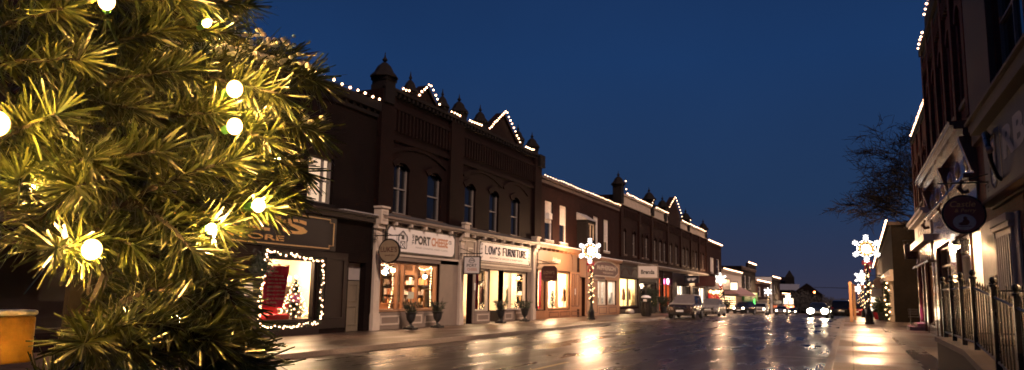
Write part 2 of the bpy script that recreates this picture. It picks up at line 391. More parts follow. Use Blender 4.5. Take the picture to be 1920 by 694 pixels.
ml = node(nt, 'ShaderNodeMix', data_type='RGBA', blend_type='MULTIPLY'); ml.inputs[0].default_value = 1; L(cr.outputs[0], ml.inputs[6]); L(nr.outputs[0], ml.inputs[7])
sc_ = node(nt, 'ShaderNodeMix', data_type='RGBA', blend_type='MULTIPLY'); sc_.inputs[0].default_value = 1; sc_.inputs[7].default_value = (.1, .1, .1, 1); L(sky.outputs[0], sc_.inputs[6])
ad = node(nt, 'ShaderNodeMix', data_type='RGBA', blend_type='ADD'); ad.inputs[0].default_value = .15; L(ml.outputs[2], ad.inputs[6]); L(sc_.outputs[2], ad.inputs[7])
L(ad.outputs[2], bg.inputs[0]); bg.inputs[1].default_value = 1.0
sd = bpy.data.lights.new('glow_fill', 'SUN'); glow_fill = bpy.data.objects.new('glow_fill', sd); COL.objects.link(glow_fill)
sd.energy = 3.0; sd.angle = R(6); sd.color = (1, .7, .55); glow_fill.rotation_euler = Vector((-.7, .46, -.6)).to_track_quat('-Z', 'Y').to_euler()  # added warm lamp, stands in for town glow on the left fronts

# ------------------------------------------------------------------ setting
def strip(mb, x0, x1, ys, dz):
    for a, b in zip(ys, ys[1:]):
        mb.quad((x0, a, zg(a)+dz), (x1, a, zg(a)+dz), (x1, b, zg(b)+dz), (x0, b, zg(b)+dz))
YS = [-30, 0, 20, 40, 56] + list(range(60, 130, 4)) + list(range(130, 301, 10)) + [340, 420, 700]
g = MB()
for a, b in zip([-400]+YS+[2500], YS+[2500, 2501]):
    for x0, x1 in ((-1500, -40), (-40, 30), (30, 1500)):
        g.quad((x0, a, zg(a)-.03), (x1, a, zg(a)-.03), (x1, b, zg(b)-.03), (x0, b, zg(b)-.03))
struct(g, 'ground', M['ground'])
g = MB(); strip(g, -12.05, -.55, YS, 0); struct(g, 'road', M['road'])
for nm, x0, x1, m_ in (('left_sidewalk', -20, -12.17, 'walkL'), ('right_sidewalk', -.43, 9, 'walkR')):
    g = MB(); strip(g, x0, x1, YS, SW); struct(g, nm, M[m_])
for nm, x0, x1 in (('left_kerb', -12.18, -12.0), ('right_kerb', -.6, -.42)):
    g = MB()
    for a, b in zip(YS, YS[1:]):
        g.add(((x0, a, zg(a)-.05), (x1, a, zg(a)-.05), (x1, b, zg(b)-.05), (x0, b, zg(b)-.05), (x0, a, zg(a)+SW+.006), (x1, a, zg(a)+SW+.006), (x1, b, zg(b)+SW+.006), (x0, b, zg(b)+SW+.006)),
              ((4, 5, 6, 7), (0, 1, 5, 4), (1, 2, 6, 5), (3, 0, 4, 7)))
    struct(g, nm, M['kerb'], bevel=.012)
g = MB(); strip(g, 1.42, 2.0, [0, 10, 20, 30, 40, 46], SW+.004); struct(g, 'paver_strip', M['paver'])
g = MB()
for k in range(34):
    y0 = 8 + k*6.2
    strip(g, -6.36, -6.24, [y0, y0+3.2], .004)
struct(g, 'centre_line', M['yellowmark'])
g = MB()
for k in range(18):
    y0 = 9.5 + k*6.6
    for x0, x1, xt in ((-2.95, -2.83, -.65), (-9.55, -9.43, -11.9)):
        strip(g, x0, x1, [y0-.6, y0+.6], .004)
        xe = x1 if xt > x0 else x0
        strip(g, min(xe, xt), max(xe, xt), [y0-.06, y0+.06], .004)
struct(g, 'parking_marking', M['marking'])
# remains of snow along both kerbs
def snow_bits(name, spots, mat_):
    g = MB(); rnd = random.Random(5)
    for x, y, sx, sy, sz in spots:
        n = 9; o = len(g.v); vs = [(x, y, zg(y)+sz+.0)]; 
        for k in range(n):
            t = 2*PI*k/n; q = rnd.uniform(.6, 1.2)
            vs.append((x+sx*q*math.cos(t), y+sy*q*math.sin(t), zg(y)+.006))
        mid = [(x+(v[0]-x)*.6, y+(v[1]-y)*.6, zg(y)+sz*.8) for v in vs[1:]]
        vs += mid
        fs = [(1+k, 1+(k+1) % n, 1+n+(k+1) % n, 1+n+k) for k in range(n)] + [(1+n+k, 1+n+(k+1) % n, 0) for k in range(n)]
        g.add(vs, fs)
    return tag(g.build(name, mat_, smooth=True), kind='stuff', label='patches of old snow lying along the kerbs', cat='snow')
rnd = random.Random(11); sp_ = []
for k in range(60): y = rnd.uniform(30, 110); sp_.append((-11.9+rnd.uniform(-.08, .25)*1, y, rnd.uniform(.06, .16), rnd.uniform(.3, 1.2), rnd.uniform(.02, .06)))
for k in range(60): y = rnd.uniform(30, 90); sp_.append((-.7-rnd.uniform(0, .35), y, rnd.uniform(.08, .3), rnd.uniform(.3, 1.5), rnd.uniform(.015, .05)))
snow_bits('snow', sp_, M['snowthin'])

# ------------------------------------------------------------------ facade toolkit
class Side:
    """a street front: plane x = x0, s = +1 when it faces +x (left of the street), -1 when it faces -x"""
    def __init__(s, x0, sgn): s.x0 = x0; s.s = sgn
    def X(s, d): return s.x0 + s.s*d
    def box(s, mb, d0, d1, y0, y1, z0, z1): mb.box(s.X(d0), s.X(d1), y0, y1, z0, z1)
    def wall(s, mb, y0, y1, z0, z1, ops=(), dep=.28, back=11, roof=True):
        ys = sorted({y0, y1} | {v for o in ops for v in o[:2]}); zs = sorted({z0, z1} | {v for o in ops for v in o[2:4]})
        X = s.X
        for a, b in zip(ys, ys[1:]):
            for c, d in zip(zs, zs[1:]):
                cy, cz = (a+b)/2, (c+d)/2
                if any(o[0] < cy < o[1] and o[2] < cz < o[3] for o in ops): continue
                mb.quad((X(0), a, c), (X(0), b, c), (X(0), b, d), (X(0), a, d))
        for o in ops:
            a, b, c, d = o[:4]; i = X(-dep)
            mb.quad((X(0), a, c), (X(0), b, c), (i, b, c), (i, a, c)); mb.quad((X(0), a, d), (X(0), b, d), (i, b, d), (i, a, d))
            mb.quad((X(0), a, c), (X(0), a, d), (i, a, d), (i, a, c)); mb.quad((X(0), b, c), (X(0), b, d), (i, b, d), (i, b, c))
        k = X(-back)
        mb.quad((X(0), y0, z0), (X(0), y0, z1), (k, y0, z1), (k, y0, z0)); mb.quad((X(0), y1, z0), (X(0), y1, z1), (k, y1, z1), (k, y1, z0))
        mb.quad((k, y0, z0), (k, y1, z0), (k, y1, z1), (k, y0, z1))
        if roof: mb.quad((X(0), y0, z1), (X(0), y1, z1), (k, y1, z1), (k, y0, z1))
    def frame(s, mb, y0, y1, z0, z1, t=.08, d0=-.16, d1=-.06, bars_y=(), bars_z=(), tb=None):
        tb = tb or t*.7
        s.box(mb, d0, d1, y0, y0+t, z0, z1); s.box(mb, d0, d1, y1-t, y1, z0, z1)
        s.box(mb, d0, d1, y0+t, y1-t, z0, z0+t); s.box(mb, d0, d1, y0+t, y1-t, z1-t, z1)
        for b in bars_y: s.box(mb, d0+.004, d1-.004, b-tb/2, b+tb/2, z0+t, z1-t)
        for b in bars_z: s.box(mb, d0+.008, d1-.008, y0+t, y1-t, b-tb/2, b+tb/2)
    def pane(s, y0, y1, z0, z1, d, m, parent, name='pane', label=None):
        g = MB(); X = s.X(d); g.quad((X, y0, z0), (X, y1, z0), (X, y1, z1), (X, y0, z1))
        o = g.build(name, m, parent)
        if label: o['label'] = label
        return o
    def sash(s, bld, y0, y1, z0, z1, fm='winframe', pm='darkglass', blind=None, blind_frac=.5, dep=-.2, sill='stonedark', snow=False, arch=0, barsy=()):
        """double hung window: frame > pane, blind; sill"""
        g = MB(); s.frame(g, y0, y1, z0, z1, .07, dep-.02, dep+.08, bars_z=((z0+z1)/2,), bars_y=barsy, tb=.06)
        f = g.build('window', M[fm], bld)
        s.pane(y0+.03, y1-.03, z0+.03, z1-.03, dep+.01, M[pm], f)
        if blind:
            gb = MB(); zb = z1-(z1-z0)*blind_frac; n = max(3, int((z1-zb)/.09))
            for i in range(n):
                a = zb+(z1-zb)*i/n; b = zb+(z1-zb)*(i+.88)/n
                gb.quad((s.X(dep+.025), y0+.07, a), (s.X(dep+.025), y1-.07, a), (s.X(dep+.04), y1-.07, b), (s.X(dep+.04), y0+.07, b))
            gb.build('blind', M[blind], f)
        if sill:
            g = MB(); s.box(g, -.1, .1, y0-.08, y1+.08, z0-.14, z0-.002); so = g.build('sill', M[sill], bld, bevel=.01)
            if snow:
                g = MB(); s.box(g, -.09, .09, y0-.07, y1+.07, z0-.001, z0+.035); g.build('snow_cap', M['snow'], so, bevel=.015)
        return f
    def room(s, bld, y0, y1, z0, z1, depth, wm, light='e_shop', nl=2, d0=-.3, lw=.5, fm='floorwood'):
        g = MB(); X = s.X; a, k = X(d0), X(-depth)
        g.quad((k, y0, z0), (k, y1, z0), (k, y1, z1), (k, y0, z1))
        g.quad((a, y0, z0), (a, y0, z1), (k, y0, z1), (k, y0, z0)); g.quad((a, y1, z0), (a, y1, z1), (k, y1, z1), (k, y1, z0))
        g.quad((a, y0, z1), (a, y1, z1), (k, y1, z1), (k, y0, z1)); g.mi = 1; g.quad((a, y0, z0), (a, y1, z0), (k, y1, z0), (k, y0, z0))
        o = g.build('shop_room', [M[wm], M[fm]], bld)
        if nl:
            for i in range(nl):
                g = MB(); yc = y0+(y1-y0)*(i+.5)/nl; dc = -depth*.45
                g.box(X(dc-lw/2), X(dc+lw/2), yc-lw/2, yc+lw/2, z1-.06, z1-.004); g.build('ceiling_light', M[light], o)
        return o
    def shopwin(s, bld, y0, y1, z0, z1, fm, bars_y=(), bars_z=(), t=.09, dep=-.2):
        g = MB(); s.frame(g, y0, y1, z0, z1, t, dep-.04, dep+.12, bars_y=bars_y, bars_z=bars_z, tb=.09); f = g.build('shop_window', M[fm], bld, bevel=.008)
        s.pane(y0+.03, y1-.03, z0+.03, z1-.03, dep, M['glass'], f)
        return f
    def moulding(s, mb, y0, y1, z0, z1, t=.05, d0=.002, d1=.035):
        s.box(mb, d0, d1, y0, y1, z0, z0+t); s.box(mb, d0, d1, y0, y1, z1-t, z1); s.box(mb, d0, d1, y0, y0+t, z0+t, z1-t); s.box(mb, d0, d1, y1-t, y1, z0+t, z1-t)
    def arch_hood(s, mb, y0, y1, z, rise=.28, th=.22, d0=-.26, d1=.05, n=10, fill=True):
        """segmental brick arch over an opening whose top is z+rise; fills the corners above the curve"""
        c = (y0+y1)/2; hw = (y1-y0)/2
        P = lambda t, k: (c+hw*(1+k)*t, z+(rise)*(1-t*t)+k*.9*hw)
        ts = [-1+2*i/n for i in range(n+1)]
        for a, b in zip(ts, ts[1:]):
            k = th/hw
            q = [P(a, 0), P(b, 0), P(b, k), P(a, k)]
            mb.add([(s.X(d1), *p) for p in q]+[(s.X(-.02), *p) for p in q], ((0, 1, 2, 3), (0, 4, 5, 1), (3, 2, 6, 7), (0, 3, 7, 4), (1, 5, 6, 2)))
            if fill:
                pa, pb = P(a, 0), P(b, 0); zt = z+rise
                mb.add([(s.X(-.05), *pa), (s.X(-.05), *pb), (s.X(-.05), pb[0], zt), (s.X(-.05), pa[0], zt), (s.X(d0), *pa), (s.X(d0), *pb)], ((0, 1, 2, 3), (0, 4, 5, 1)))
LS, RS = Side(XL, 1), Side(XR, -1)

def bulbs_along(name, label, segs, spacing, r_, m, group=None, cat='string lights', wire=True):
    """string of bulbs following polylines; every bulb a part (the nearest hundred), wire a part"""
    p0 = Vector(segs[0][0]); t = thing(name, label, cat, p0, group)
    pts = []
    gw = MB()
    for sg in segs:
        sg = [Vector(q) for q in sg]
        if wire: gw.tube([q+Vector((0, 0, .0)) for q in sg], .012, 4)
        carry = 0
        for a, b in zip(sg, sg[1:]):
            l = (b-a).length; n = max(1, round(l/spacing))
            for i in range(n): pts.append(a.lerp(b, (i+.5)/n)+Vector((0, random.uniform(-.02, .02), random.uniform(-.025, .03))))
    if wire: gw.build('wire', M['black'], t)
    pts.sort(key=lambda q: (q-EYEV).length)
    for q in pts[:99]:
        g = MB(); g.ball(q, r_*random.uniform(.85, 1.12), 8, 6); g.build('bulb', m, t, smooth=True)
    if len(pts) > 99:
        g = MB()
        for q in pts[99:]: g.ball(q, r_, 6, 4)
        o = g.build('bulb_row', m, t, smooth=True); o['kind'] = 'stuff'
    return t

def turret(mb, y, hw, z0, zs, zt, d=.0, S=LS):
    """square brick turret with a flared pyramid cap and ball finial"""
    xc = S.X(d-hw+.05)
    mb.box(xc-hw, xc+hw, y-hw, y+hw, z0, zs)
    mb.box(xc-hw*1.12, xc+hw*1.12, y-hw*1.12, y+hw*1.12, zs-.16, zs-.05)
    H = zt-zs
    mb.lathe([(hw*1.72, zs-.02), (hw*1.66, zs+H*.05), (hw*1.2, zs+H*.2), (hw*.85, zs+H*.42), (hw*.5, zs+H*.52), (hw*.3, zs+H*.58)], (xc, y, 0), 8)
    mb.lathe([(.03, zs+H*.6), (hw*.3, zs+H*.66), (hw*.34, zs+H*.7), (hw*.2, zs+H*.76), (.035, zs+H*.8), (.008, zt)], (xc, y, 0), 8)

def hanging_sign(name, label, y, z, w_, h_, S, shape='rect', board='signwhite', edge='blackwood', d0=.15, text=(), bracket_up=.12, cat='hanging sign', d_start=0.02, edge_w=.05):
    """sign hung from a bracket that sticks out over the walk; its faces look along the street"""
    t = thing(name, label, cat, (S.X(0), y, z))
    dc = d0+w_/2; xc = S.X(dc)
    g = MB(); zb = z+h_/2+bracket_up
    g.tube([(S.X(d_start), y, zb), (S.X(d0+w_+.06), y, zb)], .022, 6); g.tube([(S.X(d_start), y, zb+.25), (S.X(d0+w_*.6), y, zb+.01)], .014, 6)
    g.box(S.X(.005), S.X(.035), y-.04, y+.04, zb-.5, zb+.35)
    for k in (-.32, .32): g.tube([(xc+k*w_, y, zb), (xc+k*w_, y, z+h_*(.36 if shape == 'round' else .5))], .009, 4)
    for k in range(2):
        c = Vector((S.X(.12+.05*k), y, zb-.16+.03*k)); g.tube([c+Vector((.07*math.cos(q)*S.s, 0, .1*math.sin(q))) for q in [i*PI/5 for i in range(9)]], .01, 5)
    g.build('bracket', M['black'], t)
    def outline(k):
        if shape == 'round': return [(xc+(w_/2-k)*math.cos(2*PI*i/32), z+(h_/2-k)*math.sin(2*PI*i/32)) for i in range(32)]
        if shape == 'clip':
            c = .16*w_; a, b = w_/2-k, h_/2-k
            return [(xc-a+c, z-b), (xc+a-c, z-b), (xc+a, z-b+c), (xc+a, z+b-c), (xc+a-c, z+b), (xc-a+c, z+b), (xc-a, z+b-c), (xc-a, z-b+c)]
        a, b = w_/2-k, h_/2-k
        return [(xc-a, z-b), (xc+a, z-b), (xc+a, z+b), (xc-a, z+b)]
    g = MB(); g.prism(outline(0), 'y', y-.035, y+.035); g.build('sign_edge', M[edge], t, bevel=.006)
    g = MB(); g.prism(outline(edge_w), 'y', y-.042, y+.042); f = g.build('sign_face', M[board], t)
    for body, dx, dz, tw, th, tm, sh in text:
        g = MB()
        put_text(g, body, (xc+dx-tw/2, y-.046, z+dz), X, Z, tw, th, shear=sh); g.build('lettering', M[tm], f)
    return t, xc

# ================================================================== LEFT SIDE OF THE STREET
# ---- the dark general store, mostly behind the tree
A = thing('brick_shop', 'dark brown two storey shop with black storefront behind the christmas tree', 'shop building', (XL, 13, SW))
ops = [(19.72, 21.05, 4.54, 6.15), (15.6, 16.9, 4.54, 6.15), (11.4, 12.7, 4.54, 6.15), (17.9, 20.5, .55, 2.63), (22.2, 23.25, SW, 2.62), (9.5, 13.5, .55, 2.63)]
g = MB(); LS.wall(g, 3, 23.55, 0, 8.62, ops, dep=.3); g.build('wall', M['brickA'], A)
g = MB(); LS.box(g, -.4, .1, 3, 23.5, 8.2, 8.34); LS.box(g, -.4, .22, 3, 23.5, 8.45, 8.78)
for k in range(46): LS.box(g, 0, .14, 3.3+k*.44, 3.45+k*.44, 8.34, 8.45)
g.build('cornice', M['soot'], A)
g = MB(); LS.box(g, -.02, .22, 3, 23.45, 4.13, 4.3); LS.box(g, -.02, .34, 3, 23.45, 4.3, 4.38); g.build('storefront_cornice', M['darkpaint'], A)
g = MB(); LS.box(g, .05, .36, 21.3, 23.43, 4.381, 4.43); g.build('snow_cap', M['snowthin'], A, bevel=.02)
g = MB()
for y0, y1 in ((13.7, 17.75), (20.65, 22.1)): LS.box(g, 0, .03, y0, y1, .3, 2.9)
for y0, y1, z0, z1 in ((14.2, 15.6, .6, 2.7), (15.8, 17.4, .6, 2.7), (20.85, 21.9, .6, 2.7)): LS.moulding(g, y0, y1, z0, z1, .06, .03, .06)
LS.box(g, 0, .05, 17.75, 20.65, SW, .46); LS.box(g, 0, .05, 17.75, 20.65, 2.7, 2.95)
g.build('storefront_panel', M['darkpaint'], A, bevel=.006)
LS.sash(A, 19.72, 21.05, 4.54, 6.15, 'winframe', 'glass', sill='soot', barsy=(20.62,))
f = LS.sash(A, 15.6, 16.9, 4.54, 6.15, 'winframe', 'darkglass', sill='soot'); LS.sash(A, 11.4, 12.7, 4.54, 6.15, 'winframe', 'darkglass', sill='soot')
g = MB(); LS.box(g, -.5, -.48, 19.8, 22.4, 4.4, 6.2); g.build('window_curtain', M['e_up'], A)
LS.shopwin(A, 17.9, 20.5, .55, 2.63, 'darkpaint'); LS.shopwin(A, 9.5, 13.5, .55, 2.63, 'darkpaint')
LS.room(A, 17.6, 22.1, .4, 2.9, 2.6, 'interior', 'e_shop', 3, lw=.36)
g = MB(); LS.box(g, -1.6, -1.56, 9.2, 13.8, .4, 2.8); g.build('shop_backdrop', M['darkpaint'], A)
g = MB(); LS.box(g, -.3, -.24, 22.22, 23.23, SW, 1.95); LS.moulding(g, 22.35, 23.1, .35, 1.05, .05, -.24, -.215); LS.moulding(g, 22.35, 23.1, 1.2, 1.85, .05, -.24, -.215); d_ = g.build('door', M['paledoor'], A, bevel=.005)
g = MB(); g.ball((LS.X(-.19), 22.38, 1.12), .04, 8, 6); g.build('handle', M['gold'], d_, smooth=True)
g = MB(); LS.box(g, -.3, -.25, 22.22, 23.23, 1.98, 2.6); g.build('transom', M['greyink'], A)
# its gilded name board
S_ = thing('shop_sign', 'long black sign board with gold border and gilded letters ending in S', 'shop sign', (LS.X(.03), 15.5, 2.98))
def clip_rect(y0, y1, z0, z1, c): return [(y0+c, z0), (y1-c, z0), (y1-c, z0+c*.5), (y1, z0+c*.5+.0), (y1, z1-c*.5), (y1-c, z1-c*.5), (y1-c, z1), (y0+c, z1), (y0+c, z1-c*.5), (y0, z1-c*.5), (y0, z0+c*.5), (y0+c, z0+c*.5)]
g = MB(); g.prism([(9.9, 2.93), (21.25, 2.93), (21.25, 4.08), (9.9, 4.08)], 'x', LS.X(.05), LS.X(.1)); g.build('board', M['blackwood'], S_)
g = MB(); q = clip_rect(10.05, 21.09, 3.0, 4.0, .22); q = [Vector((LS.X(.115), a, b)) for a, b in q]; g.tube(q+[q[0]], .022, 5); g.build('gold_border', M['goldpaint'], S_)
g = MB(); put_text(g, "LUKE'S", (LS.X(.125), 11.6, 3.37), Y, Z, 8.1, .5, .03); g.build('lettering', M['gold'], S_)
g = MB(); put_text(g, "GENERAL STORE", (LS.X(.125), 12.3, 3.1), Y, Z, 6.3, .17, .02); g.build('lettering', M['gold'], S_)

# window display of the dark store
t = thing('banner', 'crimson banner printed with white verse hanging in the lit shop window', 'banner', (LS.X(-.55), 18.5, .95))
g = MB(); n = 12
xs = LS.X(-.55)
for i in range(n):
    def P(k, top):
        yy = 18.55+(1.12 if top else .93)*k/n
        return (xs-.04*math.sin(k*1.4), yy+(.0 if top else -.02), (2.33+.03*k/n) if top else 1.02)
    g.quad(P(i, False), P(i+1, False), P(i+1, True), P(i, True))
g.build('cloth', M['pink'], t)
lines = ["the night", "fore Christmas", "l thro the house,", "creature was stirring,", "even a mouse.", "stockings were hung", "chimney with care", "that St. Nicholas", "be there."]
g = MB()
for i, s_ in enumerate(lines): put_text(g, s_, (xs+.055, 18.67, 2.12-i*.122), Y, Z, min(.82, .052*len(s_)), .075, .02)
g.build('lettering', M['white'], t)
g = MB(); g.tube([(xs, 18.5, 2.36), (xs, 19.7, 2.39)], .015, 6); g.build('rod', M['chrome'], t)
t = thing('armchair', 'small red upholstered bench seat below the crimson banner', 'seat', (LS.X(-.75), 18.6, .42))
g = MB(); g.box(LS.X(-.95), LS.X(-.45), 18.65, 19.75, .62, .8); g.build('seat', M['redcloth'], t, bevel=.05)
g = MB(); g.box(LS.X(-1.05), LS.X(-.95), 18.65, 19.75, .6, 1.08); g.build('backrest', M['redcloth'], t, bevel=.05)
for a in (18.7, 19.7):
    for b in (-.92, -.5): 
        g = MB(); g.tube([(LS.X(b), a, .4), (LS.X(b), a, .62)], .025, 6); g.build('leg', M['blackwood'], t)

def small_tree(label, loc, h, r_, nb=55, name='christmas_tree', group=None, seed=1, fol='evergreen'):
    rnd = random.Random(seed); t = thing(name, label, 'christmas tree', loc, group); x, y, z = loc
    g = MB(); g.tube([(x, y, z), (x, y, z+h*.9)], [.04*h, .01], 6); g.build('trunk', M['bark'], t)
    g = MB()
    for i in range(int(900*max(.5, h))):
        k = rnd.random()**.7; zz = z+h*(.1+.9*(1-k)); layer = .75+.25*math.cos((1-k)*h*22)
        rr = r_*k*layer*rnd.uniform(.45, 1.05); a = rnd.uniform(0, 2*PI); c = Vector((x+rr*math.cos(a), y+rr*math.sin(a), zz))
        dr = Vector((math.cos(a), math.sin(a), -.35+rnd.uniform(-.3, .3))).normalized(); sd_ = dr.cross(Z).normalized()
        l, w_ = rnd.uniform(.05, .11)*h**.5, rnd.uniform(.018, .03)*h**.5
        g.add((c-sd_*w_, c+sd_*w_, c+dr*l+sd_*w_*.4, c+dr*l-sd_*w_*.4), ((0, 1, 2, 3),))
    g.build('foliage', M[fol], t)
    for i in range(nb):
        k = ((i+.5)/nb)**.6; a = i*2.4; rr = r_*k*1.0
        g = MB(); g.ball((x+rr*math.cos(a), y+rr*math.sin(a), z+h*(.1+.9*(1-k))), .02*h**.3, 6, 4); g.build('bulb', M['e_wrap'], t, smooth=True)
    g = MB(); g.ball((x, y, z+h*1.01), .035*h, 6, 4); g.build('star', M['e_wrap'], t)
    return t
small_tree('lit green christmas tree inside the general store window', (LS.X(-.6), 20.12, .56), 1.45, .5, 75)
t = thing('product_shelf', 'white shelf of small goods beside the lit tree in the store window', 'shelf', (LS.X(-1.9), 20.2, .45))
g = MB()
for z_ in (.9, 1.3, 1.7): LS.box(g, -2.3, -1.8, 20.9, 21.9, z_, z_+.03)
LS.box(g, -2.34, -2.3, 20.9, 21.9, .45, 2.1); g.build('rack', M['white'], t)
for i in range(9):
    g = MB(); z_ = (.93, 1.33, 1.73)[i % 3]; yy = 21.0+.28*(i//3); LS.box(g, -2.2, -1.95, yy, yy+.15, z_, z_+.1+.03*(i % 4)); g.build('package', M[('redcloth', 'tan', 'greyink')[i % 3]], t)

def garland(name, label, pts, thick, n_leaf, nb, bm, seed=3, cat='garland', jit=1.0, br=.03, group=None):
    """evergreen garland along a polyline with little bulbs on it"""
    rnd = random.Random(seed); pts = [Vector(p) for p in pts]; t = thing(name, label, cat, pts[0], group)
    ls = [(b-a).length for a, b in zip(pts, pts[1:])]; tot = sum(ls)
    def at(k):
        k *= tot
        for (a, b), l in zip(zip(pts, pts[1:]), ls):
            if k <= l: return a.lerp(b, k/l)
            k -= l
        return pts[-1].copy()
    g = MB()
    for i in range(n_leaf):
        c = at(rnd.random()); d = Vector((rnd.gauss(0, 1), rnd.gauss(0, 1), rnd.gauss(0, 1))).normalized(); sd_ = d.orthogonal().normalized()
        l = thick*rnd.uniform(.6, 1.3); w_ = l*.16
        g.add((c-sd_*w_, c+sd_*w_, c+d*l+sd_*w_*.3, c+d*l-sd_*w_*.3), ((0, 1, 2, 3),))
    g.build('foliage', M['evergreen'], t)
    for i in range(nb):
        c = at((i+.5)/nb) + Vector((rnd.uniform(-1, 1), rnd.uniform(-1, 1), rnd.uniform(-1, 1)))*thick*.55*jit + Vector((LS.s*.03 if c_left(pts) else 0, 0, 0))
        g = MB(); g.ball(c, br*rnd.uniform(.8, 1.2), 6, 5); g.build('bulb', bm, t, smooth=True)
    return t
def c_left(pts): return pts[0].x < -15
x_ = LS.X(.1)
garland('window_garland', 'evergreen garland with warm white bulbs framing the general store window', [(x_, 17.75, .5), (x_, 18.6, .43), (x_, 19.6, .45), (x_, 20.55, .52), (x_, 20.62, 1.2), (x_, 20.6, 1.9), (x_, 20.58, 2.62), (x_, 19.9, 2.58), (x_, 19.2, 2.7), (x_, 18.5, 2.66), (x_, 17.85, 2.8), (x_, 17.78, 2.3), (x_, 17.72, 1.6), (x_, 17.7, .9), (x_, 17.75, .5)], .1, 1500, 95, M['e_bulb'], br=.026)
t = thing('wreath_swag', 'dark evergreen swag on the wall left of the store window', 'swag', (LS.X(.1), 17.6, 2.3))
rnd = random.Random(4); g = MB()
for i in range(420):
    c = Vector((LS.X(.12+rnd.random()*.12), 17.62+rnd.gauss(0, .2), 2.3+rnd.gauss(0, .17))); d = Vector((rnd.gauss(0, 1), rnd.gauss(0, 1), rnd.gauss(-.3, 1))).normalized(); s2 = d.orthogonal().normalized()*.018
    g.add((c-s2, c+s2, c+d*.13+s2*.3, c+d*.13-s2*.3), ((0, 1, 2, 3),))
g.build('foliage', M['evergreen'], t)
t = thing('wall_plaque', 'small white house shaped plaque left of the store window', 'plaque', (LS.X(.04), 17.25, 1.45))
g = MB(); g.prism([(17.08, 1.4), (17.42, 1.4), (17.42, 1.72), (17.34, 1.82), (17.16, 1.82), (17.08, 1.72)], 'x', LS.X(.063), LS.X(.085)); g.build('board', M['white'], t)
g = MB(); LS.box(g, .0851, .088, 17.15, 17.35, 1.55, 1.62); g.build('lettering', M['greyink'], t)

# ---- the ornate block with turrets: cheese shop and furniture shop
B = thing('turreted_block', 'ornate dark red brick block with two gables and seven turrets', 'shop building', (XL, 32, SW))
wins = [(24.87, 26.0), (27.48, 28.66), (30.93, 32.03), (33.6, 34.68), (36.25, 37.36)]
ops = [(a, b, 4.66, 6.73) for a, b in wins] + [(24.13, 28.7, .8, 2.78), (30.95, 31.95, SW, 2.62), (32.22, 38.58, .7, 2.74)]
ops[-1] = (32.22, 33.85, .7, 2.74); ops += [(33.85, 35.45, SW, 2.74), (35.45, 38.58, .7, 2.74)]
g = MB(); LS.wall(g, 23.6, 40.2, 0, 9.4, ops, dep=.3)
for y0, y1 in ((23.62, 24.5), (29.2, 30.4), (39.2, 40.18)): LS.box(g, -.1, .16, y0, y1, 4.6, 9.4)
LS.box(g, -.1, .1, 23.6, 40.2, 7.55, 7.72); LS.box(g, -.1, .13, 23.6, 40.2, 8.82, 8.95)
for k in range(58):
    y0 = 24.0+k*.28
    LS.box(g, -.05, .12, y0, y0+.13, 7.95, 8.8)
for a, b in wins: LS.arch_hood(g, a, b, 6.5, .25, .24, -.3, .05)
for a, b in ((24.6, 28.95), (30.7, 34.9), (35.2, 38.4)): LS.arch_hood(g, a, b, 7.0, .42, .16, -.3, .07, n=14, fill=False)
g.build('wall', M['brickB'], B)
g = MB(); LS.box(g, -.4, .12, 23.6, 40.25, 9.4, 9.48); LS.box(g, -.4, .24, 23.6, 40.28, 9.48, 9.6)
for k in range(50): LS.box(g, 0, .2, 23.75+k*.33, 23.9+k*.33, 9.32, 9.478)
LS.box(g, -.3, .3, 39.6, 40.35, 8.9, 9.62); g.build('cornice', M['soot'], B)
for y, zt, hw in ((26.95, 10.4, .95), (34.8, 11.0, 1.95)):
    g = MB(); g.prism([(y-hw, 9.6), (y+hw, 9.6), (y, zt-.05)], 'x', LS.X(-.3), LS.X(.08))
    for sg in (-1, 1):
        a, b = (y+sg*hw*1.03, 9.64), (y, zt); g.prism([a, b, (b[0], b[1]-.16), (a[0]-sg*.16, a[1]-.0)], 'x', LS.X(-.32), LS.X(.18))
    g.build('gable', M['brickB'], B)
for y, hw, zs, zt in ((24.0, .33, 9.95, 11.0), (25.75, .22, 9.8, 10.68), (28.45, .21, 9.8, 10.65), (30.15, .28, 9.95, 10.85), (32.3, .25, 9.95, 10.85), (36.95, .24, 9.95, 10.85), (39.05, .28, 9.95, 10.85)):
    g = MB(); turret(g, y, hw, 8.9 if hw > .3 else 9.5, zs, zt, .2); g.build('turret', M['soot'], B)
for i, (a, b) in enumerate(wins): LS.sash(B, a, b, 4.66, 6.73, 'winframe', 'darkglass', sill='stonedark', dep=-.2, barsy=((a+b)/2,) if i == 0 else ())
